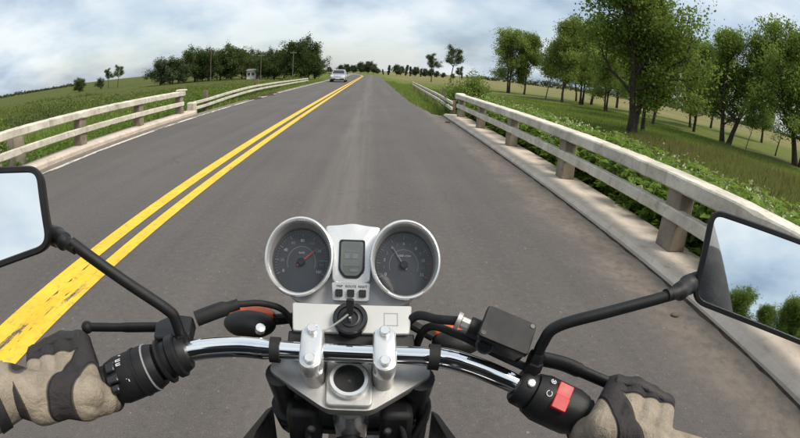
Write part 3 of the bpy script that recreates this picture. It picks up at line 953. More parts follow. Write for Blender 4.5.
G2 = 'dark wood across the road'
for i, (az, d, k, s, sz) in enumerate(((-26.6, 118, 'grey_tree', 1.0, .8), (-25.0, 116, 'grey_tree', .95, .85), (-23.6, 122, 'wood_tall', .80, 1.0), (-22.2, 126, 'wood_tree', .95, 1.0), (-20.5, 124, 'wood_tree', .92, .95),
                                  (-19.0, 130, 'wood_tall', .84, 1.0), (-17.6, 128, 'wood_tree', .95, 1.05), (-16.2, 132, 'wood_tall', .92, .95), (-14.6, 150, 'wood_tree', .95, 1.0), (-13.4, 126, 'wood_tree', .82, .9), (-12.2, 128, 'wood_tree', 1.0, 1.0),
                                  (-11.0, 124, 'wood_tall', .95, 1.0), (-9.8, 120, 'wood_tall', 1.15, 1.0), (-8.8, 118, 'wood_tree', 1.25, 1.05), (-7.9, 118, 'wood_tree', 1.05, 1.0), (-7.1, 120, 'wood_tree', .80, 1.0), (-21.3, 140, 'wood_tree', .9, .9), (-18.2, 142, 'wood_tree', .85, .9), (-15.2, 142, 'wood_tree', .8, .9), (-13.0, 140, 'wood_tree', .85, .9), (-10.4, 136, 'wood_tree', 1.0, .95), (-24.3, 132, 'wood_tree', .8, .8))):
    x, y = d * math.sin(R(az)), d * math.cos(R(az))
    lb = 'greyish low round tree at the open end of the dark wood' if k == 'grey_tree' else ('tall narrow-topped dark tree in the wood across the road' if k == 'wood_tall' else 'round dark green tree in the wood across the road')
    tree('wood_tree', k, x, y, s * (.72 if az > -13.5 else .86), lb, G2, sz=sz)
G3 = 'small trees in the open field across the road'
tree('field_tree', 'wood_tree', -147 * math.sin(R(37.2)), 147 * math.cos(R(37.2)), .42, 'single rounded dark bush far out in the open field', G3, sz=.9)
for k, (az, d, s, lb) in enumerate(((-34.4, 150, .36, 'lowest of the wispy trees far out in the open field'), (-33.3, 150, .50, 'middling wispy tree far out in the open field'), (-32.1, 150, .56, 'tallest of the wispy trees far out in the open field'))):
    tree('field_tree', 'grey_tree' if k == 0 else 'roadside', d * math.sin(R(az)), d * math.cos(R(az)), s, lb, G3)

G4 = 'far trees where the road ends on the horizon'
for i, (az, d, k, s, sz) in enumerate(((-5.3, 330, 'far_round', .42, 1), (-3.9, 330, 'far_round', .60, .9), (-3.1, 335, 'far_round', .62, 1), (-2.3, 330, 'far_round', .55, 1), (-1.5, 330, 'far_round', .72, 1.05), (-.6, 330, 'far_round', .85, 1.0), (.1, 335, 'far_round', .66, 1), (.7, 340, 'far_round', .42, .9),
                                  (1.35, 300, 'poplar', .34, 1), (2.0, 300, 'poplar', .58, 1), (3.0, 300, 'far_round', .66, 1), (3.5, 305, 'far_round', .6, 1), (4.15, 300, 'poplar', .64, 1), (4.7, 300, 'poplar', .56, 1), (5.3, 310, 'far_round', .62, 1), (6.0, 300, 'poplar', .48, 1), (6.6, 310, 'far_round', .55, 1),
                                  (7.2, 300, 'far_round', .52, 1), (8.0, 300, 'far_round', .42, 1), (8.8, 310, 'far_round', .36, 1), (11.1, 300, 'poplar', .36, 1), (11.8, 300, 'poplar', .30, 1), (9.9, 310, 'far_round', .35, 1))):
    lb = 'narrow upright poplar far off on the horizon' if k == 'poplar' else 'low rounded far-off tree on the horizon past the road bend'
    tree('far_tree', k, d * math.sin(R(az)), d * math.cos(R(az)), s * 1.05, lb, G4, sz=sz)

# trees behind the rider, seen in the mirror
for k, (x, y, kk, s) in enumerate(((-3.0, -58, 'bushy', 1.1), (1.5, -60, 'big', 1.02), (5.5, -57, 'bushy', 1.05), (9.0, -60, 'big', 1.05), (13.5, -62, 'bushy', 1.2))):
    tree('mirrored_tree', kk, x, y, s, 'dark bushy tree behind the rider, seen in the wide wing mirror', 'trees behind the bridge')

# shrubs on the bank behind the far railing
for k, (x, y, s, lb) in enumerate(((-13.5, 11.0, .75, 'broad dark shrub on the bank behind the far railing'), (-9.2, 4.6, .8, 'light shrub close behind the far railing near the mirror'), (-15, 8.6, .8, 'round green shrub on the bank past the far railing'))):
    tree('bank_shrub', 'shrub', x, y, s, lb, 'shrubs on the bank', cat='shrub')
tree('verge_shrub', 'shrub', 3.55, 16.6, .62, 'bushy shrub growing through the guard rail by the pavement end', None, cat='shrub')

# rank herbage and thicket covering the low ground across the road
r = np.random.default_rng(83); cs = []; sg = []; cd = []; sd = []
for k in range(5200):
    x = -9.5 - 60 * r.uniform() ** 1.25; y = 3 + 75 * r.uniform() ** 1.1
    pt = float(fbm(np.array(x), np.array(y), .11, 17)); pd = float(fbm(np.array(x), np.array(y), .07, 29))
    if pt < -.25: continue
    h = min(1.15, (.22 + .7 * max(0, pt) ** 1.3) * r.uniform(.4, 1.2) * (1.2 if x < -13 else .8))
    z = float(land(x, y))
    for q in range(3):
        (cd if pd > .25 else cs).append((x + r.normal(0, .3), y + r.normal(0, .3), z + h * r.uniform(.2, 1))); (sd if pd > .25 else sg).append(.16 + .18 * h)
for nm, c_, s_, mt, lb in (('undergrowth', cs, sg, 'weed_dull', 'rank green herbage filling the low ground across the road'), ('undergrowth', cd, sd, 'leaf_dark', 'darker thicket patches in the low ground across the road')):
    v, f = leaf_cloud(r, c_, np.array(s_), 8, .15)
    o = bpy.data.objects.new(nm, arr_mesh(nm, v, f, M[mt])); C.objects.link(o); tag(o, lb, 'herbage', kind='stuff')

# the dark belt of woodland along the far horizon
r = np.random.default_rng(77); cs = []
for az in np.arange(12.5, 66, .12):
    d = 560 + 60 * math.sin(az * .5); hgt = (4.6 + 1.8 * math.sin(az * .9) + r.uniform(0, 2.2)) * (1 if az > 15 else .7)
    for q in range(4):
        cs.append((d * math.sin(R(az)) + r.normal(0, 2), d * math.cos(R(az)) + r.normal(0, 2), -1.2 + r.uniform(.1, 1) * hgt))
for az in np.arange(-75, -37, .16):
    d = 620; hgt = 1.6 + r.uniform(0, 1.6) + 1.0 * math.sin(az * .8)
    for q in range(3):
        cs.append((d * math.sin(R(az)), d * math.cos(R(az)), -1.2 + r.uniform(.1, 1) * hgt))
v, f = leaf_cloud(r, cs, np.full(len(cs), 1.0), 9, 1.5)
o = bpy.data.objects.new('treeline', arr_mesh('treeline', v, f, M['leaf_far'])); C.objects.link(o)
tag(o, 'dark belt of distant woodland along the horizon', 'treeline', kind='stuff')


# ------------------------------------------------------------------ grass and weeds
def blades(name, mat, n, xf, yf, hmin, hmax, wid, seed, lean=.35, keep=None, label=None, zoff=0.0):
    r = np.random.default_rng(seed)
    x, y = xf(r, n), yf(r, n)
    if keep is not None:
        k = keep(x, y, r); x, y = x[k], y[k]
    n = len(x); z = land(x, y) - .01 + zoff
    patch = .65 + .5 * np.clip(fbm(x, y, .8, seed + 1) * .5 + .5, 0, 1)
    h = r.uniform(hmin, hmax, n) * patch; a = r.uniform(0, 6.28, n); w = wid * r.uniform(.6, 1.4, n)
    la = r.uniform(0, 6.28, n); ll = lean * r.uniform(.2, 1.2, n) * h
    b = np.stack([x, y, z], 1); s = np.stack([np.cos(a) * w, np.sin(a) * w, np.zeros(n)], 1)
    mid = b + np.stack([np.cos(la) * ll * .3, np.sin(la) * ll * .3, h * .6], 1)
    tip = b + np.stack([np.cos(la) * ll, np.sin(la) * ll, h], 1)
    v = np.stack([b - s, b + s, mid + s * .6, tip, mid - s * .6], 1).reshape(-1, 3)
    o = bpy.data.objects.new(name, arr_mesh(name, v, np.arange(n * 5).reshape(-1, 5), M[mat])); C.objects.link(o)
    return tag(o, label, 'grass', kind='stuff')


def uni(a, b): return lambda r, n: r.uniform(a, b, n)
def pw(a, b, p): return lambda r, n: a + (b - a) * r.uniform(0, 1, n) ** p


blades('grass', 'grass_green', 26000, pw(1.75, 6.5, 1.3), pw(14.7, 60, 1.7), .08, .24, .012, 61, label='short green verge grass past the pavement end', keep=lambda x, y, r: x > 2.0 - .28 * smoothstep(14.6, 22.6, y) + r.normal(0, .06, len(x)))
blades('grass', 'grass_green', 22000, lambda r, n: -5.65 - 6 * r.uniform(0, 1, n) ** 1.4, pw(13.9, 55, 1.6), .08, .28, .013, 62, label='short green verge grass along the far road edge')
blades('grass', 'grass_green', 42000, lambda r, n: -6.05 - 14 * r.uniform(0, 1, n) ** 1.3, pw(1, 30, 1.2), .14, .5, .014, 63, label='tall green grass on the bank behind the far railing')
blades('grass', 'grass_green', 90000, pw(5.5, 34, 1.35), pw(6, 62, 1.25), .10, .34, .022, 64, label='green meadow grass between the railing and the trees')
blades('grass', 'grass_dry', 24000, pw(3.4, 26, 1.2), pw(1, 26, 1.1), .25, .75, .014, 65, label='brown seeding grass mixed into the rank growth behind the railing', keep=lambda x, y, r: (x - .38 * y + r.normal(0, 2, len(x))) > 5.5)
blades('grass', 'grass_dry', 16000, pw(3.2, 14, 1.2), pw(13, 60, 1.3), .15, .5, .014, 66, label='yellowed tall grass on the field side of the guard rail', keep=lambda x, y, r: x > 3.3 + .03 * (y - 15))


def weeds(name, n, xf, yf, hmin, hmax, leaf, seed, keep=None, flower=.25, label=None):
    """upright broad-leaved weeds: stalk, alternate folded leaves, pale flower heads"""
    r = np.random.default_rng(seed); x, y = xf(r, n), yf(r, n)
    if keep is not None:
        k = keep(x, y, r); x, y = x[k], y[k]
    v, f, mi = [], [], []
    for i in range(len(x)):
        z0 = float(land(x[i], y[i])) - .02; h = r.uniform(hmin, hmax); tilt = r.normal(0, .14, 2)
        top = V(x[i] + tilt[0] * h, y[i] + tilt[1] * h, z0 + h); bot = V(x[i], y[i], z0)
        o = len(v); v += [bot + V(.006, 0, 0), bot - V(.006, 0, 0), top - V(.003, 0, 0), top + V(.003, 0, 0)]; f.append((o, o + 1, o + 2, o + 3)); mi.append(0)
        nl = int(h / .05) + 4
        for k in range(nl):
            t = r.uniform(.15, 1.0); p = bot * (1 - t) + top * t; a = r.uniform(0, 6.28)
            L = leaf * r.uniform(.6, 1.3) * (1.15 - .5 * t); d = V(math.cos(a), math.sin(a), r.uniform(-.25, .55)); d = nrm(d)
            s = nrm(np.cross(d, V(0, 0, 1))) * L * r.uniform(.2, .32); up = V(0, 0, L * .10)
            o = len(v); dr = V(0, 0, -L * .25)
            v += [p, p + d * L * .5 + s + up, p + d * L + dr, p + d * L * .5 - s + up]; f.append((o, o + 1, o + 2, o + 3)); mi.append(0)
        if r.uniform() < flower:
            for k in range(r.integers(2, 6)):
                c = top + V(*r.normal(0, .05, 3)); q = r.uniform(.012, .026); d1 = nrm(r.normal(0, 1, 3)); d2 = nrm(np.cross(d1, r.normal(0, 1, 3)))
                o = len(v); v += [c - d1 * q, c - d2 * q, c + d1 * q, c + d2 * q]; f.append((o, o + 1, o + 2, o + 3)); mi.append(1)
    ob = bpy.data.objects.new(name, arr_mesh(name, v, f, [M['weed_leaf'], M['petal']], mi)); C.objects.link(ob)
    return tag(ob, label, 'weeds', kind='stuff')


weeds('undergrowth', 2000, lambda r, n: 3.12 + 1.9 * r.uniform(0, 1, n) ** 1.2, uni(.5, 15), .5, 1.17, .20, 71, flower=.4, label='leafy bright green weeds pressed against the back of the bridge railing')
weeds('undergrowth', 1500, lambda r, n: 4.4 + 6.0 * r.uniform(0, 1, n) ** 1.3, uni(3, 32), .5, 1.15, .17, 72, flower=.55, label='flowering weeds on the bank below the bridge railing')
weeds('undergrowth', 900, lambda r, n: -6.4 - 9 * r.uniform(0, 1, n) ** 1.3, uni(2, 22), .3, .9, .15, 73, flower=.05, label='leafy weeds on the bank behind the far railing')
blades('grass', 'grass_dry', 7000, pw(3.6, 9, 1.2), uni(1, 24), .5, 1.05, .009, 67, label='tall dry seed stems standing among the weeds behind the railing')
weeds('undergrowth', 120, uni(2.75, 3.4), uni(14.4, 17.5), .25, .6, .1, 74, flower=.1, label='weeds round the foot of the guard rail by the pavement end')


# ------------------------------------------------------------------ far shed, poles, oncoming car
def shed(x, y, rz):
    z = float(land(x, y))
    root = empty('farm_shed', (x, y, z), 'small white farm shed at the edge of the dark wood', 'shed')
    m = MB(); m.box((x, y, z + 1.2), (3.6, 4.0, 2.4)); obj('wall', m, M['plaster'], root)
    m = MB(); m.loft([[V(x - 2.0, y + b, z + h) for b, h in ((-2.3, 2.35), (2.3, 2.75), (2.3, 2.87), (-2.3, 2.47))], [V(x + 2.0, y + b, z + h) for b, h in ((-2.3, 2.35), (2.3, 2.75), (2.3, 2.87), (-2.3, 2.47))]]); obj('roof', m, M['sheet_roof'], root)
    m = MB(); m.box((x + 1.2, y - 2.02, z + 1.0), (.95, .08, 2.0)); obj('door', m, M['old_wood'], root)
    for dx in (-1.2, -.1):
        m = MB(); m.box((x + dx, y - 2.01, z + 1.45), (.8, .06, .8)); w_ = obj('window', m, M['dark_opening'], root)
        m = MB(); m.box((x + dx, y - 2.06, z + 1.0), (.95, .12, .08)); obj('sill', m, M['plaster'], w_)
    root.rotation_euler = (0, 0, rz)


shed(128 * math.sin(R(-14.75)), 128 * math.cos(R(-14.75)), R(10))


def pole(az, d, h, label, arm=True):
    x, y = d * math.sin(R(az)), d * math.cos(R(az)); z = float(land(x, y))
    root = empty('utility_pole', (x, y, z), label, 'pole', 'utility poles across the road')
    m = MB(); m.tube([(x, y, z - .3), (x, y, z + h)], [.11, .07], 8); obj('shaft', m, M['pole_wood'], root)
    if arm:
        m = MB(); m.box((x, y, z + h - .5), (1.5, .08, .09)); a = obj('cross_arm', m, M['pole_wood'], root)
        for k in (-.65, -.25, .25, .65):
            m = MB(); m.lathe([(.03, 0), (.05, .06), (.045, .14), (.02, .17)], (x + k, y, z + h - .455), (0, 0, 1), 8); obj('insulator', m, M['plaster'], a)


pole(-20.2, 112, 8.4, 'tall utility pole at the thin end of the dark wood')
pole(-13.9, 112, 6.6, 'utility pole in front of the shed and the wood')
pole(-9.9, 108, 7.0, 'pale utility pole in front of the densest part of the wood')
pole(-5.35, 150, 6.0, 'lone utility pole against the sky behind the oncoming car', False)


def car(x, y):
    root = empty('oncoming_car', (x, y, 0), 'small silver hatchback driving towards the bridge in the far lane', 'car')

    def ring(yv, hw, zb, zt, tw, bev=.12):
        # cross section of the lower body
        return [V(x - hw, yv, zb), V(x + hw, yv, zb), V(x + hw, yv, zt - bev), V(x + tw, yv, zt), V(x - tw, yv, zt), V(x - hw, yv, zt - bev)]
    m = MB()
    m.loft([ring(y - 1.92, .62, .36, .62, .50), ring(y - 1.80, .74, .26, .74, .60), ring(y - 1.45, .80, .22, .84, .66), ring(y - .85, .82, .22, .93, .72), ring(y + .8, .82, .22, .95, .74), ring(y + 1.6, .81, .24, .95, .74), ring(y + 1.88, .76, .32, .90, .68)])
    obj('body', m, M['car_paint'], root, 40, bevel=.04)
    m = MB()
    cab = lambda yv, hw, z: [V(x - hw, yv, z), V(x + hw, yv, z)]
    pts = [(y - .92, .70, .92), (y - .28, .58, 1.42), (y + .25, .57, 1.47), (y + 1.1, .56, 1.44), (y + 1.72, .64, .94)]
    m.loft([[V(x - hw, yv, z), V(x + hw, yv, z), V(x + min(hw + .10, .76), yv + (0.0), .93), V(x - min(hw + .10, .76), yv, .93)] for yv, hw, z in pts])
    obj('cabin', m, M['car_paint'], root, 40, bevel=.03)
    # glass set just proud of the cabin
    def quad(name, p, mat, par=root, d=None):
        m = MB(); n_ = nrm(np.cross(V(p[1]) - V(p[0]), V(p[3]) - V(p[0]))); n_ = n_ if d is None or np.dot(n_, d) > 0 else -n_
        m.loft([[V(q) - n_ * .01 for q in p], [V(q) + n_ * .012 for q in p]]); return obj(name, m, mat, par, 0)
    quad('windscreen', [(x - .62, y - .83, .99), (x + .62, y - .83, .99), (x + .53, y - .34, 1.375), (x - .53, y - .34, 1.375)], M['car_glass'], d=V(0, -1, .5))
    quad('rear_window', [(x - .56, y + 1.64, 1.02), (x + .56, y + 1.64, 1.02), (x + .5, y + 1.2, 1.37), (x - .5, y + 1.2, 1.37)], M['car_glass'], d=V(0, 1, .5))
    for s in (-1, 1):
        quad('side_window', [(x + s * .745, y - .62, .99), (x + s * .745, y + .35, .99), (x + s * .62, y + .3, 1.38), (x + s * .62, y - .2, 1.36)], M['car_glass'], d=V(s, 0, .2))
        quad('side_window', [(x + s * .745, y + .43, .99), (x + s * .745, y + 1.35, .99), (x + s * .62, y + 1.02, 1.37), (x + s * .62, y + .38, 1.38)], M['car_glass'], d=V(s, 0, .2))
        m = MB(); m.ball((x + s * .60, y - 1.74, .68), (.17, .16, .085)); obj('headlight', m, M['glass_lens'], root)
        m = MB(); m.box((x + s * .89, y - .62, 1.0), (.17, .10, .12)); obj('wing_mirror', m, M['car_trim'], root, bevel=.03)
        m = MB(); m.ball((x + s * .55, y - 1.86, .40), (.07, .04, .05)); obj('fog_lamp', m, M['glass_lens'], root)
        for yw in (-1.25, 1.25):
            w_ = empty('wheel', (x, y, 0), None, None); w_.parent = root; w_.location = (0, 0, 0)
            m = MB(); m.lathe([(.20, -.09), (.29, -.09), (.30, -.06), (.30, .06), (.29, .09), (.20, .09)], (x + s * .73, y + yw, .30), (1, 0, 0), 20); obj('tyre', m, M['tyre'], w_)
            m = MB(); m.lathe([(.20, -.05), (.20, .05), (.15, .085), (.05, .07)], (x + s * .735, y + yw, .30), (s, 0, 0), 16); obj('rim', m, M['silver_paint'], w_)
    m = MB(); m.box((x, y - 1.885, .60), (.66, .05, .10)); obj('grille', m, M['car_trim'], root)
    m = MB(); m.box((x, y - 1.86, .355), (1.32, .14, .15)); obj('bumper', m, M['car_trim'], root, bevel=.03)
    m = MB(); m.box((x, y - 1.945, .43), (.46, .03, .12)); obj('number_plate', m, M['plate_white'], root)
    return root


car(-3.62, 50.2).scale = (1.03, 1, .93)


# ------------------------------------------------------------------ motorcycle
XB = -0.016                                        # the bike's own mid-plane
bike = empty('motorcycle', (XB, 0.15, 0), 'naked motorcycle with chrome handlebar, twin round silver gauges and black mirrors', 'motorcycle')

# ---- instrument cluster: plate facing back and up at the rider
gN = nrm(V(0, -math.cos(R(35)), math.sin(R(35)))); gE = V(1, 0, 0); gU = nrm(np.cross(gN, gE))
gO = V(XB - .001, 0.522, 1.120)


def G(u, v, d=0.0):
    return gO + gE * u + gU * v + gN * d


def ell(cu, cv, ru, rv, d, n=48):
    return [G(cu + ru * math.cos(2 * math.pi * k / n), cv + rv * math.sin(2 * math.pi * k / n), d) for k in range(n)]


house = round_poly([(-.034, .043), (-.018, .0455), (0, .0495), (.018, .0455), (.034, .043), (.062, .020), (.088, -.020), (.084, -.043), (.070, -.056), (-.070, -.056), (-.084, -.043), (-.088, -.020), (-.062, .020)], .008, 3)
m = MB(); m.loft([[G(u * .93, v * .93, -.055) for u, v in house], [G(u, v, -.026) for u, v in house], [G(u * .985, v * .985, -.0215) for u, v in house]])
ic = obj('instrument_housing', m, M['silver_paint'], bike, 30)
# raised centre saddle round the display
m = MB(); sad = round_poly([(-.037, .0445), (-.018, .0460), (0, .0490), (.018, .0460), (.037, .0445), (.0265, .016), (.0245, -.030), (-.0245, -.030), (-.0265, .016)], .006, 4)
m.loft([[G(u, v, -.022) for u, v in sad], [G(u * .97, v * .97, -.0055) for u, v in sad], [G(u * .93, v * .93, -.0045) for u, v in sad]])
obj('display_surround', m, M['bright_silver'], ic, 30)
lcd = round_poly([(-.0165, .0235), (.0165, .0235), (.0165, -.0165), (.009, -.026), (-.009, -.026), (-.0165, -.0165)], .004, 4)
m = MB(); m.loft([[G(u, v + .002, -.006) for u, v in lcd], [G(u, v + .002, -.0030) for u, v in lcd]]); obj('display_frame', m, M['black_gloss'], ic, 30)
m = MB(); m.loft([[G(u * .84, v * .88 + .002, -.0040) for u, v in lcd], [G(u * .84, v * .88 + .002, -.0022) for u, v in lcd]]); obj('display', m, M['lcd'], ic, 30)
m = MB()
for (u, v, w, h) in ((0, .010, .016, .0012), (.004, .004, .007, .0065), (-.006, .004, .006, .0065), (0, -.008, .018, .0012), (.003, -.014, .010, .004)):
    m.box(G(u, v, -.0019), (w, h, .0006), (gE, gU, gN))
obj('display_segments', m, M['dial_grey'], ic, 0)
m = MB(); m.loft([[G(u * .85, v * .89 + .002, -.0015) for u, v in lcd], [G(u * .85, v * .89 + .002, -.0008) for u, v in lcd]]); obj('display_glass', m, M['clear_glass'], ic, 0)
# button plate with three black keys
bp = round_poly([(-.0245, -.0295), (.0245, -.0295), (.0225, -.0520), (-.0225, -.0520)], .003, 3)
m = MB(); m.loft([[G(u, v, -.022) for u, v in bp], [G(u, v, -.0035) for u, v in bp], [G(u * .97, v, -.0028) for u, v in bp]]); obj('button_plate', m, M['bright_silver'], ic, 30)
for u in (-.0145, 0, .0145):
    m = MB(); m.prism([(p[0] + u, p[1] - .043) for p in round_poly([(-.0045, -.0045), (.0045, -.0045), (.0045, .0045), (-.0045, .0045)], .0015, 3)], G(0, 0, 0), gE, gU, -.0028, .0006); obj('button', m, M['black_rubber'], ic, 30)


def lettering(name, body, o, ex, ey, size, mat, parent, align='CENTER'):
    cu = bpy.data.curves.new(name, 'FONT'); cu.body = body; cu.size = size; cu.align_x = align; cu.align_y = 'CENTER'; cu.extrude = .0001
    cu.materials.append(mat)
    tmp = bpy.data.objects.new(name, cu); C.objects.link(tmp)
    me = bpy.data.meshes.new_from_object(tmp.evaluated_get(bpy.context.evaluated_depsgraph_get()))
    bpy.data.objects.remove(tmp)
    t = bpy.data.objects.new(name, me); C.objects.link(t)
    ex = nrm(ex); ez = nrm(np.cross(ex, nrm(ey))); ey = np.cross(ez, ex); t.parent = parent
    off = V(o) - world_loc(parent)
    t.matrix_local = Matrix(((ex[0], ey[0], ez[0], off[0]), (ex[1], ey[1], ez[1], off[1]), (ex[2], ey[2], ez[2], off[2]), (0, 0, 0, 1)))
    return t


for u, s in ((-.0145, 'TRIP'), (0, 'ROUTE'), (.0145, 'RESET')):
    lettering('lettering', s, G(u, -.0345, -.0024), gE, gU, .0042, M['black_gloss'], ic)


def gauge(name, cu, nums, needle, red):
    cv = -.0005
    m = MB(); K = 64
    prof = [(-.052, .60, -.004), (-.040, .80, -.002), (-.022, .935, -.001), (-.004, .992, 0), (0, 1.0, 0)]
    m.loft([ell(cu, cv + o_, .0435 * s, .0505 * s, d + .006, K) for d, s, o_ in prof], cap1=False)
    cup = obj(name, m, M['silver_paint'], bike, 50)
    m = MB(); m.loft([ell(cu, cv, .0435 * s, .0505 * s, d + .006, K) for d, s in ((-.0015, 1.0), (.0026, 1.014), (.0054, .985), (.0058, .950), (.0040, .915), (.0005, .890), (-.003, .880))], False, False); obj('bezel', m, M['bright_silver'], cup, 60)
    m = MB(); m.loft([ell(cu, cv + o_, .0435 * s, .0505 * s2, d + .006, K) for d, s, s2, o_ in ((-.002, .885, .885, 0), (-.012, .862, .855, -.0012), (-.0225, .845, .815, -.0028))], False, False); obj('inner_wall', m, M['inner_wall'], cup, 60)
    D = -.0165; dv = cv - .0028
    m = MB(); m.loft([ell(cu, dv, .0372, .0418, D - .003, K), ell(cu, dv, .0372, .0418, D, K)]); obj('dial', m, M['dial_black'], cup, 30)
    # scale: ticks on an outer arc, a thin inner arc
    m = MB(); mr = MB()
    for k in range(41):
        t = k / 40; a = R(205 - 230 * t); big = k % 5 == 0
        r0, r1 = (.0300 if big else .0325), .0350
        c_, s_ = math.cos(a), math.sin(a)
        (mr if (red and t > .82) else m).box(G(cu + (r0 + r1) / 2 * c_, dv + 1.12 * (r0 + r1) / 2 * s_, D + .0005), (r1 - r0, .0009 if big else .0005, .0004), (gE * c_ + gU * s_, -gE * s_ + gU * c_, gN))
    for k in range(44):
        a0 = R(200 - 220 * k / 44); a1 = R(200 - 220 * (k + 1) / 44); rr_ = .0185
        p0, p1 = G(cu + rr_ * math.cos(a0), dv + 1.12 * rr_ * math.sin(a0), D + .0004), G(cu + rr_ * math.cos(a1), dv + 1.12 * rr_ * math.sin(a1), D + .0004)
        m.box((p0 + p1) / 2, (np.linalg.norm(p1 - p0), .0006, .0003), (p1 - p0, np.cross(gN, p1 - p0), gN))
    obj('dial_scale', m, M['dial_grey'], cup, 0)
    if mr.v: obj('red_zone', mr, M['needle_red'], cup, 0)
    for k, s in enumerate(nums):
        a = R(205 - 230 * k / (len(nums) - 1))
        lettering('numeral', s, G(cu + .0255 * math.cos(a), dv + 1.12 * .0255 * math.sin(a), D + .0006), gE, gU, .0052, M['dial_white' if k % 2 == 0 else 'dial_grey'], cup)
    lettering('lettering', 'km/h' if not red else 'x1000 r/min', G(cu, dv + .0125, D + .0006), gE, gU, .0038, M['dial_white'], cup)
    if not red:
        m = MB(); m.box(G(cu + .0262, dv - .003, D + .0006), (.0085, .0085, .001), (gE, gU, gN)); obj('odometer_window', m, M['black_gloss'], cup, 0)
        lettering('numeral', '0246', G(cu + .0262, dv - .003, D + .0013), gE, gU, .0030, M['dial_grey'], cup)
    na = R(needle); nd = gE * math.cos(na) + gU * math.sin(na); npd = -gE * math.sin(na) + gU * math.cos(na)
    c0 = G(cu, dv, D + .0022)
    nm_ = 'needle_red' if not red else 'dial_grey'
    m = MB(); m.loft([[c0 - nd * .007 - npd * .0010, c0 - nd * .007 + npd * .0010, c0 + nd * .029 + npd * .0003, c0 + nd * .029 - npd * .0003], [p + gN * .0007 for p in (c0 - nd * .007 - npd * .0010, c0 - nd * .007 + npd * .0010, c0 + nd * .029 + npd * .0003, c0 + nd * .029 - npd * .0003)]]); obj('needle', m, M[nm_], cup, 0)
    m = MB(); m.lathe([(.0052, 0), (.0052, .003), (.004, .0042)], G(cu, dv, D + .0006), gN, 20); obj('needle_hub', m, M['black_plastic'], cup)
    m = MB(); m.loft([ell(cu, dv, .0366, .0411, D + .0075, K), ell(cu, dv, .0366, .0411, D + .0085, K)]); obj('gauge_glass', m, M['clear_glass'], cup, 30)
    return cup


tag(gauge('speedometer', -.0655, ['0', '20', '40', '60', '80', '100', '120', '140', '160'], 42, False), 'speedometer with red needle')
tag(gauge('tachometer', .0665, ['0', '1', '2', '3', '4', '5', '6', '7', '8', '9', '10', '11', '12'], 205 - 230 * .36, True), 'tachometer with red zone')
# shroud under the gauges
m = MB(); m.loft([[G(u * s, v * s - .004, d) for u, v in house] for s, d in ((.95, -.048), (.8, -.075), (.5, -.095))]); obj('gauge_underside', m, M['black_plastic'], bike, 40)

# ---- ignition panel below the gauges
pU = nrm(V(0, .8, .6)); pN = nrm(np.cross(gE, pU)); pO = V(XB + .001, .466, 1.0665)


def Pn(u, v, d=0.0):
    return pO + gE * u + pU * v + pN * d


m = MB(); pp = round_poly([(-.0725, .0185), (.0725, .0185), (.0690, -.0185), (-.0690, -.0185)], .003, 3)
m.loft([[Pn(u, v, -.012) for u, v in pp], [Pn(u, v, 0) for u, v in pp], [Pn(u * .985, v * .95, .0012) for u, v in pp]])
ip = obj('ignition_panel', m, M['cream_panel'], bike, 30)
m = MB()
for (a, b, w, h) in ((.0470, .0078, .0165, .0009), (.0470, -.0078, .0165, .0009), (.0392, 0, .0009, .0165), (.0548, 0, .0009, .0165)):
    m.box(Pn(a, b, .0013), (w, h, .0006), (gE, pU, pN))
obj('sticker_outline', m, M['dial_grey'], ip, 0)
m = MB(); m.box(Pn(0, -.027, -.014), (.150, .022, .018), (gE, pU, pN)); obj('panel_bracket', m, M['black_plastic'], bike, bevel=.002)
m = MB(); m.box(Pn(.004, -.036, -.030), (.128, .016, .012), (gE, pU, pN)); obj('clamp_cover', m, M['cream_panel'], bike, bevel=.002)
m = MB(); m.lathe([(.0205, -.01), (.0205, .010), (.0185, .0125), (.0150, .0125), (.0140, .010), (.004, .0100)], Pn(-.001, -.003, 0), pN, 32); ig = obj('ignition_lock', m, M['black_gloss'], ip)
m = MB(); m.lathe([(.0115, .009), (.0115, .0118), (.0095, .0125), (.0085, .0118)], Pn(-.001, -.003, 0), pN, 24, cap0=False, cap1=False); obj('lock_ring', m, M['dark_metal'], bike)
m = MB(); m.box(Pn(-.001, -.003, .016), (.0026, .010, .012), (gE, pU, pN)); obj('key_blade', m, M['cast_alloy'], bike)
m = MB(); m.prism(round_poly([(-.0035, -.008), (.0035, -.008), (.0048, .012), (-.0048, .012)], .003, 3), Pn(-.001, .002, .026), gE, nrm(pU * .75 + pN * .65), -.0035, .0035); obj('key_grip', m, M['black_plastic'], bike, bevel=.001)
# key fob lead
m = MB(); m.tube(bez([Pn(-.003, -.006, .028), Pn(-.016, -.014, .020), Pn(-.030, -.020, .012), Pn(-.040, -.016, .006)], 5), .0012, 6); obj('key_lanyard', m, M['cream_panel'], bike)

# ---- handlebar, collars, clamps
bar = bez([(-.392, .298, 1.006), (-.300, .352, 1.018), (-.245, .380, 1.034), (-.200, .398, 1.050), (-.150, .413, 1.0525), (-.105, .4195, 1.0485), (XB, .421, 1.047), (.075, .4195, 1.0455), (.115, .410, 1.042), (.160, .391, 1.031), (.205, .371, 1.013), (.255, .346, .998), (.352, .287, .984)], 8)
m = MB(); m.tube(bar, [.0125 if abs(p[0] - XB) > .095 else .0112 for p in bar], 24); hb = obj('handlebar', m, M['chrome'], bike, 60)


def bar_at(x):
    for a, b in zip(bar[:-1], bar[1:]):
        if a[0] <= x <= b[0]:
            t = (x - a[0]) / (b[0] - a[0] + 1e-9); return a * (1 - t) + b * t, nrm(b - a)
    return bar[-1], nrm(bar[-1] - bar[-2])


def along(x0, x1, n=6):
    return [bar_at(x)[0] for x in np.linspace(x0, x1, n)]


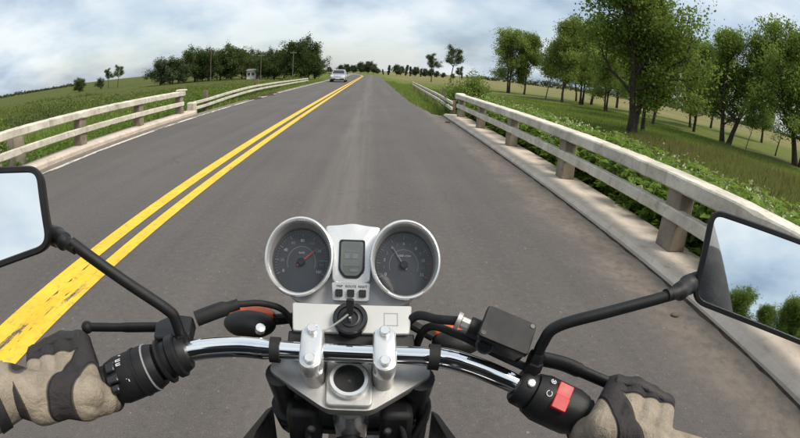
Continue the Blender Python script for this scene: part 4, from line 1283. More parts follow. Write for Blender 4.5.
for x0, x1, rad in ((-.1060, -.0945, .0150), (.0735, .0860, .0152)):
    m = MB(); m.tube(along(x0, x1, 4), rad, 20); obj('bar_strap', m, M['black_rubber'], hb, 60)
cN = nrm(V(0, -.44, .90)); cF = nrm(np.cross(cN, V(1, 0, 0))); cF = cF if cF[1] > 0 else -cF
for x in (XB - .0415, XB + .0395):
    o_ = V(x, .4210, 1.0465)
    m = MB(); ob_ = [(.0132 * math.cos(a), (.0175 if math.sin(a) > 0 else -.0175) + .0132 * math.sin(a)) for a in np.linspace(0, 2 * math.pi, 28, endpoint=False)]
    m.loft([[o_ + V(u, 0, 0) + cF * v + cN * d for u, v in [(p * s, q * s) for p, q in ob_]] for d, s in ((-.004, 1.0), (.013, 1.0), (.0175, .93), (.019, .8))])
    cap_ = obj('handlebar_clamp', m, M['bright_silver'], bike, 40)
    m = MB(); m.loft([[o_ + V(u, 0, 0) + cF * v * s + cN * d for u, v in [(p * s, q) for p, q in ob_]] for d, s in ((-.006, .96), (-.020, .92), (-.040, 1.0))]); obj('riser', m, M['cast_alloy'], cap_, 40)
    for v in (-.0190, .0190):
        m = MB(); m.lathe([(.0088, .015), (.0088, .0185), (.0062, .0188), (.0062, .0240), (.0050, .0252)], o_ + cF * v, cN, 20); obj('bolt', m, M['bright_silver'], cap_)

# ---- top yoke, stem nut, head tube, forks
yO = V(XB, .424, 1.010)
m = MB(); yk = round_poly([(-.094, .026), (.094, .026), (.098, .004), (.052, -.026), (.026, -.043), (-.026, -.043), (-.052, -.026), (-.098, .004)], .008, 4)
m.loft([[yO + V(u * s, 0, 0) + cF * v * s + cN * d for u, v in yk] for d, s in ((-.020, .97), (-.006, 1.0), (-.001, .985))])
yoke = obj('top_yoke', m, M['cast_alloy'], bike, 40)
m = MB(); m.prism(round_poly([(-.028, .03), (.028, .03), (.027, -.040), (-.027, -.040)], .008, 4), yO, V(1, 0, 0), cF, -.002, .006); obj('yoke_boss', m, M['cast_alloy'], yoke, bevel=.002)
m = MB(); m.lathe([(.0245, .004), (.0245, .012), (.022, .0145), (.0180, .0145), (.0175, .004)], yO - cF * .008, cN, 32); obj('stem_nut', m, M['bright_silver'], yoke)
m = MB(); m.lathe([(.0178, .004), (.0178, .0135), (.0165, .0140), (.0155, .0065), (.002, .0060)], yO - cF * .008, cN, 28); obj('stem_cap', m, M['tyre'], yoke)
m = MB(); m.lathe([(.0225, -.024), (.0255, -.030), (.0255, -.036), (.0215, -.038), (.0215, -.095), (.024, -.10), (.024, -.17)], yO - cF * .016, cN, 28); obj('head_tube', m, M['bright_silver'], bike, 40)
ax = -cN
for s in (-1, 1):
    f0 = yO + V(s * .085, 0, 0) + cF * .004 + ax * .008; f1 = V(XB + s * .085, f0[1] + .335, .31)
    m = MB(); m.tube([f0, f0 * .65 + f1 * .35], .0175, 18); fl = obj('fork_tube', m, M['dark_metal'], bike, 50)
    m = MB(); m.tube([f0 * .65 + f1 * .35, f0 * .6 + f1 * .4, f1], [.026, .026, .022], 18); obj('fork_slider', m, M['cast_alloy'], fl, 50)
    m = MB(); m.tube([f0 + ax * .10, f0 + ax * .16], .027, 16); obj('lower_clamp', m, M['dark_metal'], fl)
m = MB(); m.box(yO + ax * .14, (.20, .05, .03), (V(1, 0, 0), cF, cN)); obj('lower_yoke', m, M['dark_metal'], bike, bevel=.006)
# black shroud, wiring and cables round the steering head
for k, (pts, rd) in enumerate((([(-.075, .43, .985), (-.085, .44, .93), (-.07, .40, .88), (-.04, .36, .84)], .0075), ([(.055, .43, .985), (.078, .45, .93), (.070, .42, .88), (.04, .37, .84)], .0075),
                               ([(-.06, .415, .955), (-.068, .402, .925), (-.05, .385, .90), (-.03, .36, .87)], .0042), ([(.040, .415, .960), (.052, .400, .925), (.044, .385, .89)], .0042), ([(-.082, .46, .975), (-.093, .45, .935), (-.075, .42, .90)], .005), ([(.064, .46, .975), (.085, .45, .94), (.06, .42, .89)], .005))):
    m = MB(); m.tube(bez(pts, 6), rd, 10); obj('control_cable', m, M['black_rubber'], bike, 60)
for s in (-1, 1):
    m = MB(); m.box((XB + s * .058, .430, .925), (.040, .05, .08)); obj('wiring_block', m, M['black_plastic'], bike, bevel=.008)
m = MB(); m.loft([[V(XB + .062 * s * math.cos(a), .372 + d + .028 * math.sin(a), .905 - d * .4 + .010 * math.sin(a)) for a in np.linspace(0, 2 * math.pi, 20, endpoint=False)] for d, s in ((.012, .8), (0, 1), (-.02, 1.05))]); obj('steering_boot', m, M['black_rubber'], bike, 60)
for s in (-1, 1):
    m = MB(); m.lathe([(.005, 0), (.005, .010), (.003, .012)], (XB + s * .046, .400, .940), (0, -.5, .8), 10); obj('stop_bolt', m, M['dark_metal'], bike)

# ---- headlight, indicators
hl = V(XB, .60, .985)
m = MB(); m.lathe([(.02, -.10), (.055, -.085), (.078, -.045), (.086, 0), (.088, .02), (.084, .03)], hl, (0, 1, -.05), 32); hd = obj('headlight', m, M['black_gloss'], bike, 50)
m = MB(); m.lathe([(.080, .022), (.074, .034), (.05, .046), (.01, .05)], hl, (0, 1, -.05), 32); obj('lens', m, M['glass_lens'], hd)
for s, c in ((-1, V(-.158, .525, 1.022)), (1, V(.136, .55, .985))):
    m = MB(); m.tube([V(XB + s * .075, .575, 1.0), c + V(-s * .034, .006, -.002)], .008, 10); st_ = obj('indicator_stalk', m, M['black_rubber'], bike)
    m = MB(); m.ball(c + V(0, -.003, -.006), (.038, .024, .0185), 20, 12); ind = obj('indicator', m, M['black_plastic'], bike, 80)
    m = MB(); m.ball(c + V(s * .001, .014, -.0035), (.037, .023, .0165), 20, 12); obj('lens', m, M['amber_lens'], ind, 80)

# ---- grips, switchgear, levers
for s, (xi, xo) in ((-1, (-.298, -.390)), (1, (.252, .350))):
    m = MB(); P_ = along(min(xi, xo), max(xi, xo), 24); m.tube(P_, [.0172 + .0009 * (k % 2) for k in range(24)], 20); obj('grip', m, M['black_rubber'], bike, 80)
    m = MB(); e, t = bar_at(xo); t = t * s; m.lathe([(.0165, -.002), (.0185, .002), (.0185, .016), (.013, .02)], e, t, 20); obj('bar_end', m, M['dark_metal'], bike)


def swbox(name, x0, x1, rad, par=bike, mat='black_plastic', up=0.0, n=6, sq=1.0):
    P_ = [p + V(0, 0, up) for p in along(x0, x1, n)]
    m = MB(); k = len(P_); rr_ = [rad * (.86 if i in (0, k - 1) else 1.0) for i in range(k)]
    if P_[0][0] > P_[-1][0]: P_ = P_[::-1]
    m.tube(P_, rr_, 22, squash=(1, sq)); return obj(name, m, M[mat], par, 50)


# left cluster
ls = swbox('switch_housing', -.296, -.236, .0290)
swbox('switch_collar', -.306, -.294, .0235)
swbox('lever_perch', -.238, -.200, .0225)
m = MB(); c_, t_ = bar_at(-.246); m.tube([c_ - t_ * .0010, c_ + t_ * .0010], .0293, 26); obj('housing_seam', m, M['dial_grey'], ls)
swbox('clamp_ring', -.220, -.208, .0262)
swbox('clamp_ring', -.231, -.226, .0275)
swbox('housing_ring', -.262, -.257, .0302)
cup_ = V(0, -.62, .78)


def facing(x, s=1):
    """frame on the switch housing, on the side that faces the rider's eyes"""
    c, t = bar_at(x); t = t * 1.0
    n_ = nrm(cup_ - t * np.dot(cup_, t)); return c, t, n_, np.cross(n_, t)


c, t, n_, b_ = facing(-.289)
for name, off, dims, mt in (('dip_switch', .006, (.013, .012, .010), 'black_gloss'), ('indicator_switch', -.009, (.016, .010, .012), 'black_gloss'), ('horn_button', -.020, (.011, .009, .010), 'black_gloss')):
    m = MB(); m.box(c + t * .004 + b_ * off + n_ * .0275, dims, (t, b_, n_)); obj(name, m, M[mt], ls, bevel=.002)
m = MB()
for (du, dv_, w, h) in ((.016, .012, .006, .0010), (.016, .0145, .006, .0010), (.0125, .01325, .001, .0032), (.0155, .006, .0052, .0010), (.0155, .0085, .0052, .001), (.0125, .00725, .001, .0032), (.0085, .0125, .0018, .0018), (.0085, .0065, .0018, .0018), (.020, .021, .0045, .0010), (.0175, .0225, .003, .001), (.021, -.012, .003, .001), (.0225, -.0145, .001, .003)):
    cc = c + t * du + b_ * dv_; r_ = .0262
    ang = dv_ / .029; m.box(c + t * du + (n_ * math.cos(ang) + b_ * math.sin(ang)) * .0292, (w, h, .0006), (t, -n_ * math.sin(ang) + b_ * math.cos(ang), n_ * math.cos(ang) + b_ * math.sin(ang)))
obj('switch_symbols', m, M['dial_white'], ls, 0)
# clutch lever, pivot bracket, cable boot
m = MB(); m.prism(round_poly([(-.024, -.012), (.022, -.012), (.024, .022), (-.004, .032), (-.026, .020)], .006, 3), V(-.222, .414, 1.060), V(1, .25, .1), V(-.2, .9, .1), -.008, .008); lb = obj('lever_bracket', m, M['black_plastic'], bike, bevel=.002)
m = MB(); m.tube(bez([(-.222, .436, 1.058), (-.262, .429, 1.057), (-.300, .415, 1.060), (-.340, .396, 1.066)], 6), [.0062] * 12 + [.0055] * 7, 12, squash=(.8, 1.1)); m.ball((-.342, .395, 1.066), .0082); obj('clutch_lever', m, M['black_plastic'], bike, 60)
m = MB(); m.tube(bez([(-.200, .437, 1.071), (-.175, .450, 1.077), (-.152, .464, 1.080)], 6), [.0095] * 9 + [.007] * 4, 14); bt = obj('cable_boot', m, M['black_rubber'], bike, 60)
m = MB(); m.tube(bez([(-.152, .464, 1.080), (-.125, .480, 1.074), (-.10, .50, 1.05), (-.085, .50, 1.0), (-.07, .45, .95)], 6), .0042, 10); obj('clutch_cable', m, M['black_rubber'], bike, 60)
m = MB(); m.tube(bez([(-.232, .412, 1.036), (-.170, .425, 1.034), (-.11, .438, 1.03), (-.085, .46, 1.02)], 6), .0045, 10); obj('wiring_loom', m, M['black_rubber'], bike, 60)
m = MB(); m.lathe([(.006, 0), (.006, .008), (.004, .009)], (-.125, .452, 1.052), (.3, -.4, .8), 10); obj('bolt', m, M['bright_silver'], bike)

# right cluster
rs = swbox('switch_housing', .190, .250, .0290)
swbox('switch_collar', .248, .258, .0225)
swbox('throttle_cable_guide', .172, .192, .0225)
c, t, n_, b_ = facing(.2125); c = c + b_ * .003
m = MB(); m.prism(round_poly([(-.0095, -.0175), (.0095, -.0175), (.0095, -.0005), (-.0095, -.0005)], .002, 3), c + n_ * .0255 + t * .004, t, b_, -.003, .0055); obj('kill_switch', m, M['switch_red'], rs, bevel=.001)
m = MB(); m.prism(round_poly([(-.0095, -.0012), (.0095, -.0012), (.0095, .0155), (-.0095, .0155)], .002, 3), c + n_ * .0238 + t * .004, t, b_, -.003, .0052); obj('kill_switch', m, M['switch_red'], rs, bevel=.001)


def disc_ring(mb, cc, r0, n0, tt, bb, gap=0.0, w=.0007):
    for k in range(18):
        a0 = 2 * math.pi * k / 18
        if gap and abs(a0 - math.pi / 2) < gap: continue
        d = tt * math.cos(a0) + bb * math.sin(a0)
        mb.box(cc + d * r0, (w * 1.6, w, .0005), (-tt * math.sin(a0) + bb * math.cos(a0), d, n0))


m = MB(); disc_ring(m, c - t * .0125 + b_ * -.004 + n_ * .0288, .0033, n_, t, b_, .5)
an = .42; n2 = n_ * math.cos(an) + b_ * math.sin(an); b2 = -n_ * math.sin(an) + b_ * math.cos(an)
disc_ring(m, c - t * .0125 + n2 * .0288, .0030, n2, t, b2, .5); m.box(c - t * .0125 + n2 * .0288, (.0068, .0008, .0005), (t + b2, b2 - t, n2)); m.box(c - t * .0125 + n2 * .0288, (.0068, .0008, .0005), (t - b2, b2 + t, n2))
obj('switch_symbols', m, M['dial_white'], rs, 0)
m = MB(); c, t, n_, b_ = facing(.181); m.lathe([(.0050, .020), (.0050, .0240), (.0035, .0250)], c + b_ * .002, n_, 10); obj('clamp_screw', m, M['bright_silver'], rs)
# brake master cylinder and lever
ra = nrm(V(.054, -.020, -.016)); rb = nrm(V(.016, .032, .020) - ra * np.dot(V(.016, .032, .020), ra)); rn = np.cross(ra, rb); rc = V(.1555, .402, 1.092)
m = MB(); rp = round_poly([(-.030, -.0205), (.030, -.0205), (.030, .0205), (-.030, .0205)], .004, 4)
m.loft([[rc + ra * u * s + rb * v * s + rn * d for u, v in rp] for d, s in ((-.030, .86), (-.007, .95), (-.0068, 1.0), (-.001, 1.0), (.001, .965))])
bm_ = obj('brake_reservoir', m, M['black_plastic'], bike, 40)
for u, v in ((-.025, -.0155), (.025, .0155)):
    m = MB(); m.lathe([(.0028, .0005), (.0028, .0018), (.001, .0018)], rc + ra * u + rb * v, rn, 10); obj('lid_screw', m, M['dark_metal'], bm_)
m = MB(); q0 = rc - rb * .018 - rn * .018 - ra * .016; m.lathe([(.0105, -.004), (.0105, .004), (.0092, .0050), (.0078, .0045), (.0074, .002)], q0, nrm(-rb + rn * .75), 24, cap1=False); sg0 = obj('sight_glass', m, M['dark_metal'], bm_); m = MB(); m.lathe([(.0077, .001), (.0077, .0028), (.001, .0030)], q0, nrm(-rb + rn * .75), 20); obj('sight_window', m, M['car_glass'], bm_)
m = MB(); m.tube([rc - rn * .026 - ra * .040, rc - rn * .028 + ra * .030], [.0115, .0135], 16); obj('cylinder', m, M['black_plastic'], bm_, 50)
m = MB(); m.tube([rc - rn * .025 - ra * .050, rc - rn * .025 - ra * .040], .0075, 8); m.tube([rc - rn * .025 - ra * .056, rc - rn * .025 - ra * .051], .0105, 14); obj('banjo_bolt', m, M['cast_alloy'], bm_)
m = MB(); m.tube(bez([rc - rn * .025 - ra * .053, (.085, .446, 1.080), (.060, .468, 1.070), (.045, .47, 1.03), (.055, .46, .95)], 6), .0055, 10); obj('brake_hose', m, M['black_rubber'], bike, 60)
m = MB(); m.tube(bez([(.190, .392, 1.042), (.150, .418, 1.050), (.110, .440, 1.062), (.075, .462, 1.058), (.06, .47, 1.0)], 6), .005, 10); obj('throttle_cable', m, M['black_rubber'], bike, 60)
m = MB(); m.tube(bez([(.190, .405, 1.052), (.232, .400, 1.042), (.258, .390, 1.034), (.292, .374, 1.024)], 6), [.0085] * 12 + [.007] * 7, 12, squash=(.8, 1.15)); m.ball((.294, .373, 1.024), .0095); obj('brake_lever', m, M['black_plastic'], bike, 60)

# ---- mirrors
def mirror(name, label, corners, rads, n, stem, neck):
    n = nrm(n); o_ = np.mean([V(p) for p in corners], axis=0)
    ex = nrm(np.cross(V(0, 0, 1), n)); ey = np.cross(n, ex)
    pts2 = [(np.dot(V(p) - o_, ex), np.dot(V(p) - o_, ey)) for p in corners]
    ol = round_poly(pts2, rads, 7)
    ring_ = lambda s, d: [o_ + ex * u * s + ey * v * s + n * d for u, v in ol]
    sg_ = np.sign(sum(ol[i - 1][0] * ol[i][1] - ol[i][0] * ol[i - 1][1] for i in range(len(ol))))

    def inset(k, d):
        out = []
        for i in range(len(ol)):
            tg = nrm(V(ol[(i + 1) % len(ol)]) - V(ol[i - 1])); q = V(ol[i]) + sg_ * V(-tg[1], tg[0]) * k
            out.append(o_ + ex * q[0] + ey * q[1] + n * d)
        return out
    m = MB(); m.loft([ring_(.60, -.036), ring_(.86, -.028), ring_(.97, -.012), ring_(1.0, 0), ring_(1.0, .004), inset(.0015, .0062), inset(.0062, .0062), inset(.0078, .002)], cap1=True)
    mr_ = obj(name, m, M['black_plastic'], bike, 50); mr_['label'] = label
    m = MB(); m.loft([inset(.0074, .0022), inset(.0074, .0034)]); obj('glass', m, M['mirror_glass'], mr_, 20)
    m = MB(); m.tube(bez(neck[0], 6), neck[1], 16); obj('mirror_neck', m, M['black_plastic'], mr_, 60)
    m = MB(); m.tube(bez(stem, 8), .0066, 16); obj('mirror_stem', m, M['black_plastic'], mr_, 60)
    m = MB(); s0, s1 = V(stem[0]), V(stem[1]); d = nrm(s1 - s0); m.lathe([(.0105, -.006), (.0105, .006), (.0088, .008), (.0088, .018), (.0075, .020)], s0, d, 6); obj('lock_nut', m, M['black_plastic'], mr_)
    return mr_


mirror('mirror', 'black wing mirror over the yellow centre line, reflecting plain sky', [(-.3536, .3830, 1.2680), (-.3360, .3700, 1.1800), (-.4560, .3010, 1.1600), (-.4600, .3300, 1.2830)], [.018, .022, .02, .02], V(.33, -.88, .36),
       [(-.207, .402, 1.052), (-.2100, .401, 1.088), (-.2180, .399, 1.104), (-.262, .387, 1.142), (-.316, .372, 1.188)], ([(-.310, .373, 1.181), (-.327, .374, 1.187), (-.344, .382, 1.188), (-.366, .386, 1.190)], [.0075] * 6 + [.0105] * 6 + [.012] * 7))
mirror('mirror', 'black wing mirror over the pavement, reflecting sky, trees and the rider sleeve', [(.4035, .4050, 1.2410), (.5750, .3130, 1.2230), (.6000, .2620, 1.0900), (.3855, .3800, 1.1290)], [.020, .02, .02, .022], V(-.44, -.86, .26),
       [(.1895, .388, 1.050), (.1935, .387, 1.083), (.206, .384, 1.106), (.262, .374, 1.127), (.335, .362, 1.150)], ([(.326, .363, 1.149), (.350, .368, 1.150), (.376, .384, 1.149), (.406, .398, 1.147)], [.0075] * 6 + [.0110] * 6 + [.0125] * 7))

# ---- tank, seat, engine, wheels
m = MB(); rings = []
for yv, hw, zt, zb in ((.335, .060, .925, .80), (.30, .105, .958, .77), (.20, .135, .972, .76), (.05, .135, .960, .76), (-.08, .105, .915, .77), (-.16, .075, .865, .79)):
    rings.append([V(XB + hw * math.copysign(abs(math.cos(a)) ** .7, math.cos(a)), yv, (zt + zb) / 2 + (zt - zb) / 2 * math.copysign(abs(math.sin(a)) ** .8, math.sin(a))) for a in np.linspace(0, 2 * math.pi, 28, endpoint=False)])
m.loft(rings); tk = obj('fuel_tank', m, M['tank_red'], bike, 60)
m = MB(); m.lathe([(.038, 0), (.038, .008), (.030, .012), (.005, .012)], (XB, .20, .968), (0, .1, 1), 28); obj('filler_cap', m, M['bright_silver'], tk)
for s in (-1, 1):
    xx = lambda v: XB + s * v
    m = MB(); m.loft([[V(xx(.118), .508, .880), V(xx(.130), .506, .872), V(xx(.128), .500, .800), V(xx(.118), .500, .800)], [V(xx(.130), .44, .890), V(xx(.158), .43, .870), V(xx(.150), .43, .760), V(xx(.128), .43, .760)], [V(xx(.130), .34, .915), V(xx(.168), .33, .880), V(xx(.160), .33, .740), V(xx(.126), .33, .740)], [V(xx(.11), .20, .93), V(xx(.15), .20, .89), V(xx(.14), .20, .75), V(xx(.10), .20, .75)]])
    obj('tank_shroud', m, M['black_plastic'], bike, 40, bevel=.003)
m = MB(); rings = []
for yv, hw, zt in ((-.14, .07, .84), (-.25, .12, .80), (-.45, .15, .80), (-.62, .14, .84), (-.85, .10, .87), (-.98, .06, .87)):
    rings.append([V(XB + hw * math.copysign(abs(math.cos(a)) ** .6, math.cos(a)), yv, zt - .05 + .05 * math.copysign(abs(math.sin(a)) ** .6, math.sin(a))) for a in np.linspace(0, 2 * math.pi, 24, endpoint=False)])
m.loft(rings); obj('seat', m, M['seat_vinyl'], bike, 60)
m = MB(); m.box((XB, .20, .42), (.26, .34, .22)); m.loft([[V(XB + .11 * a, .26 + .09 * b + d * .25, .52 + d) for a, b in ((-1, -1), (1, -1), (1, 1), (-1, 1))] for d in (0, .2)]); obj('engine', m, M['cast_alloy'], bike, bevel=.02)
m = MB()
m.tube(bez([(XB, .47, .86), (XB, .42, .70), (XB, .38, .42), (XB, .25, .30), (XB, -.05, .30)], 6), .022, 12); m.tube(bez([(XB, .44, .88), (XB, .2, .80), (XB, -.2, .76), (XB, -.8, .80)], 6), .022, 12); m.tube([(XB, -.2, .76), (XB, -.12, .34)], .022, 12); obj('frame', m, M['dark_metal'], bike, 60)


def wheel(yv, rad):
    w_ = bpy.data.objects.new('wheel', None); C.objects.link(w_); w_.parent = bike; w_.empty_display_size = .05
    tw = .05
    m = MB(); m.lathe([(rad - .085, -.03), (rad - .05, -tw), (rad - .015, -tw * .75), (rad, 0), (rad - .015, tw * .75), (rad - .05, tw), (rad - .085, .03)], (XB, yv, rad), (1, 0, 0), 40, cap0=False, cap1=False); obj('tyre', m, M['tyre'], w_, 60)
    m = MB(); m.lathe([(rad - .08, -.034), (rad - .10, -.030), (rad - .105, 0), (rad - .10, .030), (rad - .08, .034)], (XB, yv, rad), (1, 0, 0), 40, cap0=False, cap1=False); obj('rim', m, M['dark_metal'], w_, 60)
    m = MB(); m.tube([(XB - .06, yv, rad), (XB + .06, yv, rad)], .035, 16)
    for k in range(6):
        a = math.pi * k / 3; d = V(0, math.cos(a), math.sin(a)); m.tube([V(XB, yv, rad) + d * .03, V(XB, yv, rad) + d * (rad - .10)], [.016, .012], 8)
    obj('spokes', m, M['dark_metal'], w_)


wheel(.765, .305); wheel(-.56, .305)
m = MB(); rings = []
for k in range(13):
    a = R(-10 + 150 * k / 12); c = V(XB, .765 + .325 * math.cos(a), .305 + .325 * math.sin(a)); d = V(0, math.cos(a), math.sin(a))
    rings.append([c + V(-.06, 0, 0) - d * .03, c + V(-.04, 0, 0) + d * .008, c + V(.04, 0, 0) + d * .008, c + V(.06, 0, 0) - d * .03, c + V(.04, 0, 0) + d * .003, c + V(-.04, 0, 0) + d * .003])
m.loft(rings); obj('front_mudguard', m, M['tank_red'], bike, 60)
for s in (-1, 1):
    m = MB(); m.tube([(XB + s * .10, .05, .34), (XB + s * .10, -.56, .305)], .02, 10); obj('swing_arm', m, M['dark_metal'], bike)
    m = MB(); m.tube([(XB + s * .12, .02, .33), (XB + s * .24, .0, .33)], .016, 10); obj('footrest', m, M['black_rubber'], bike)
m = MB(); m.tube(bez([(XB + .07, .34, .50), (XB + .09, .42, .30), (XB + .13, .15, .22), (XB + .15, -.5, .30)], 6), [.024] * 10 + [.04] * 9, 14); obj('exhaust', m, M['chrome'], bike, 60)


# ------------------------------------------------------------------ rider
def fuse(caps, voxel, smooth_n):
    """one continuous skin round tapered limbs: caps = (p0, r0, p1, r1)"""
    m = MB()
    for p0, r0, p1, r1 in caps:
        p0, p1 = V(p0), V(p1); d = p1 - p0; L = np.linalg.norm(d)
        if L < 1e-5:
            m.ball(p0, r0, 16, 10); continue
        d = d / L; pr = []
        for k in range(5):
            a = math.pi / 2 * (1 - k / 5); pr.append((r0 * math.cos(a), -r0 * math.sin(a)))
        for k in range(6):
            a = math.pi / 2 * (k / 5); pr.append((max(1e-4, r1 * math.cos(a)), L + r1 * math.sin(a)))
        pr[0] = (max(1e-4, pr[0][0]), pr[0][1])
        m.lathe(pr, p0, d, 18)
    me = bpy.data.meshes.new('tmp'); me.from_pydata(m.v, [], m.f)
    bm = bmesh.new(); bm.from_mesh(me); bmesh.ops.recalc_face_normals(bm, faces=bm.faces); bm.to_mesh(me); bm.free()
    o = bpy.data.objects.new('tmp', me); C.objects.link(o)
    rm = o.modifiers.new('remesh', 'REMESH'); rm.mode = 'VOXEL'; rm.voxel_size = voxel
    sm = o.modifiers.new('smooth', 'SMOOTH'); sm.factor = .5; sm.iterations = smooth_n
    dg = bpy.context.evaluated_depsgraph_get()
    out = bpy.data.meshes.new_from_object(o.evaluated_get(dg))
    bpy.data.objects.remove(o); bpy.data.meshes.remove(me)
    return out


person = empty('person', (XB, -.38, .80), 'rider in black and grey jacket and khaki gloves gripping the handlebar', 'person')
pb = world_loc(person)


def finish(me, name, mats, parent, region=None):
    me.materials.clear()
    for k in mats: me.materials.append(k)
    nv = len(me.vertices); co = np.empty(nv * 3, np.float32); me.vertices.foreach_get('co', co); co = co.reshape(-1, 3)
    if region is not None:
        npoly = len(me.polygons); ce = np.empty(npoly * 3, np.float32); me.polygons.foreach_get('center', ce); ce = ce.reshape(-1, 3)
        me.polygons.foreach_set('material_index', region(ce).astype(np.int32))
    co = co - world_loc(parent).astype(np.float32); me.vertices.foreach_set('co', co.ravel())
    me.shade_smooth(); me.update(); me.name = name
    o = bpy.data.objects.new(name, me); C.objects.link(o); o.parent = parent
    return o


# limbs: shoulder, elbow, wrist; pelvis, knee, ankle
WL, WR = V(-.394, .266, 1.050), V(.362, .246, .988)
EL, ER = V(-.54, .01, 1.06), V(.44, -.05, .95)
SL, SR = V(-.225, -.20, 1.43), V(.235, -.20, 1.43)
caps = [((XB, -.40, .90), .155, (XB, -.33, 1.10), .145), ((XB, -.33, 1.10), .15, (XB, -.27, 1.28), .155), ((XB - .07, -.26, 1.30), .12, (XB + .07, -.26, 1.30), .12), (SL + V(.03, 0, -.02), .075, SR + V(-.03, 0, -.02), .075),
        ((XB, -.24, 1.40), .065, (XB, -.20, 1.50), .058), ((XB, -.18, 1.58), .085, (XB, -.165, 1.62), .085)]
for Sh, El, Wr in ((SL, EL, WL), (SR, ER, WR)):
    caps += [(Sh, .074, El, .056), (El, .054, El * .35 + Wr * .65, .042), (El * .35 + Wr * .65, .041, Wr, .028)]
for s in (-1, 1):
    kn = V(XB + s * .24, -.02, .735); an = V(XB + s * .21, -.12, .36)
    caps += [((XB + s * .10, -.40, .88), .105, kn, .068), (kn, .066, an, .045), (an, .046, an + V(0, .02, -.03), .045), (an + V(0, -.03, -.03), .045, an + V(0, .17, -.045), .036)]


def body_region(c):
    out = np.zeros(len(c)); y, z, x = c[:, 1], c[:, 2], c[:, 0] - XB
    out[(z < .90) & ~((np.abs(x) > .3) & (z > .8))] = 2
    out[z < .36] = 3
    out[(z > 1.47)] = 4
    return out


bme = fuse(caps, .008, 10)
co = np.empty(len(bme.vertices) * 3, np.float32); bme.vertices.foreach_get('co', co); co = co.reshape(-1, 3).astype(float)
sv = np.minimum(co[:, 2] - 1.40, 1.47 - co[:, 2])
for a, b in ((SR, ER), (SL, EL)):
    t = ((co - a) @ (b - a)) / np.linalg.norm(b - a)
    sv = np.maximum(sv, np.minimum(np.minimum(t - .06, .16 - t), np.minimum(np.abs(co[:, 0] - XB) - .2, co[:, 2] - 1.1)))
bme.attributes.new('stripe', 'FLOAT', 'POINT').data.foreach_set('value', sv.astype(np.float32))
finish(bme, 'body', [M['jacket'], M['jacket_grey'], M['denim'], M['boot'], M['skin']], person, body_region)
m = MB(); rings = []
hc = V(XB, -.175, 1.615)
m.ball(hc, (.128, .150, .145), 28, 18); hm = obj('helmet', m, M['black_gloss'], person, 80)
m = MB(); rings = []
for k in range(5):
    ph = R(-16 + 36 * k / 4); rings.append([hc + V(.131 * math.cos(ph) * math.sin(a), .153 * math.cos(ph) * math.cos(a), .148 * math.sin(ph)) for a in np.linspace(R(-75), R(75), 20)])
m.loft(rings, False, False, closed=False); obj('visor', m, M['car_glass'], hm, 80)


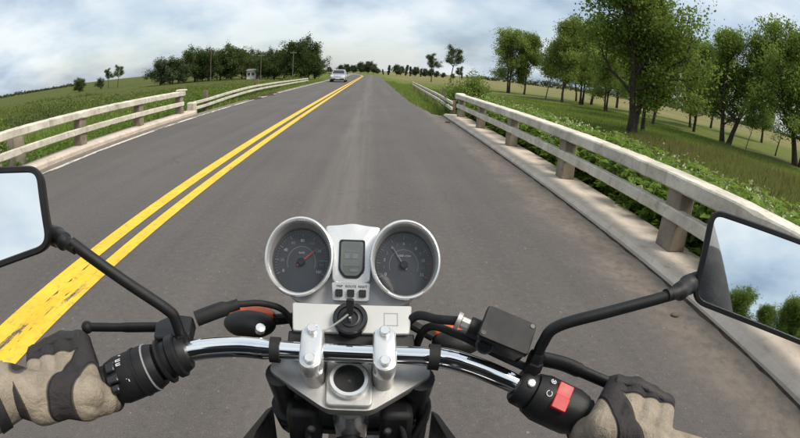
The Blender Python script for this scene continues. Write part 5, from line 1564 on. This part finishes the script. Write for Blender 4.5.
def glove(side, Gi, Go, Wr, El, label):
    """hand closed round the grip: four fingers over the front, thumb beneath"""
    Gi, Go = V(Gi), V(Go); u = nrm(Go - Gi)
    fw = nrm(V(0, 1, .1) - u * np.dot(V(0, 1, .1), u)); up = np.cross(u, fw); up = up if up[2] > 0 else -up
    at = lambda s, f, t: Gi + u * s + fw * f + up * t
    caps = []; kn = []
    for k, s in enumerate((.012, .034, .056, .077)):
        L = (.96, 1.0, .97, .86)[k]
        e_ = .030 if side == 'left' else .010
        a = at(s, .018 + e_ - .003 * abs(k - 1), .043 - .003 * abs(k - 1.2)); b = at(s + .001, (.047 + e_) * L, .021); c = at(s + .002, (.047 + e_ * .7) * L, -.012); d = at(s + .002, .016, -.031)
        kn.append(a)
        caps += [(a, .0132, b, .0116), (b, .0116, c, .0108), (c, .0108, d, .0098)]
    palm_in, palm_out = at(.006, -.036, .026), at(.072, -.040, .026)
    w0 = V(Wr)
    for k, a in enumerate(kn):
        q = palm_in * (1 - k / 3) + palm_out * (k / 3)
        caps += [(a, .0158, q, .0205), (q, .0205, w0 * .55 + q * .45, .025)]
    caps += [(palm_in, .022, palm_out, .022), (w0 * .55 + (palm_in + palm_out) / 2 * .45, .029, w0, .032)]
    # thumb: from the side of the palm, forward under the grip
    t0, t1, t2, t3 = at(.016, -.040, .016), at(-.004, -.030, .006), at(-.010, -.006, -.020), at(-.004, .016, -.031)
    caps += [(w0 * .4 + t0 * .6, .022, t0, .0215), (t0, .0215, t1, .0185), (t1, .0180, t2, .0150), (t2, .0150, t3, .0125), (palm_in, .021, t1, .0190)]
    cud = nrm(V(El) - w0)
    me = fuse(caps, .0021, 3)
    nv = len(me.vertices); co = np.empty(nv * 3, np.float32); me.vertices.foreach_get('co', co); c = co.reshape(-1, 3).astype(float)
    s = (c - Gi) @ u; f = (c - Gi) @ fw; t = (c - Gi) @ up
    g1 = f - .004 - (.012 if side == 'left' else .002) - .10 * (s - .03)                                # fingers and knuckles
    dl = s * .85 + (f - .006) * .53
    g2 = np.minimum(.0125 - np.abs(dl), t + .012)                  # strap from first knuckle to the heel of the hand
    g3 = np.minimum(-.016 - t, np.minimum(-.006 - f, s - .012))    # palm leather
    gw = (c - w0) @ cud
    g4 = gw + .004                                                 # wrist strap
    pw = w0 - cud * .02 + up * .012 - fw * .006
    g5 = .014 - np.linalg.norm(c - pw, axis=1) * .8                # round wrist patch
    g6 = np.minimum(.002 - s, np.minimum(f + .020, -.004 - t))     # thumb tip
    g = np.maximum.reduce([g1, g2, g3, g4, g5 if side == 'left' else g4, g6])
    at_ = me.attributes.new('panel', 'FLOAT', 'POINT'); at_.data.foreach_set('value', g.astype(np.float32))
    gl = finish(me, 'glove', [M['glove']], person)
    gl['label'] = label
    # raised binding along the edge of the knuckle panel
    a, b = w0 - cud * .006, w0 + cud * .060
    m = MB(); m.tube([a, a * .7 + b * .3, a * .3 + b * .7, b], [.0335, .0355, .0375, .0395], 28); obj('cuff', m, M['glove_khaki'], gl, 70)
    m = MB(); m.tube([a * .62 + b * .38, a * .36 + b * .64], [.0378, .0393], 28); obj('cuff_strap', m, M['glove_black'], gl, 60)
    m = MB(); m.tube([b - cud * .006, b + cud * .004], .0412, 28); obj('cuff_binding', m, M['glove_black'], gl, 60)
    kp = [p + up * .011 - fw * .002 for p in kn]
    m = MB(); m.tube(bez([kp[0] - u * .008] + kp + [kp[-1] + u * .008], 5), [.005] + [.0085] * 24 + [.005], 14, squash=(1, .6)); obj('knuckle_guard', m, M['glove_black'], gl, 70)
    return gl


glove('left', bar_at(-.311)[0], bar_at(-.390)[0], WL, EL, 'khaki glove with black knuckles on the clutch-side grip')
glove('right', bar_at(.264)[0], bar_at(.348)[0], WR, ER, 'khaki glove with black knuckles on the throttle grip')
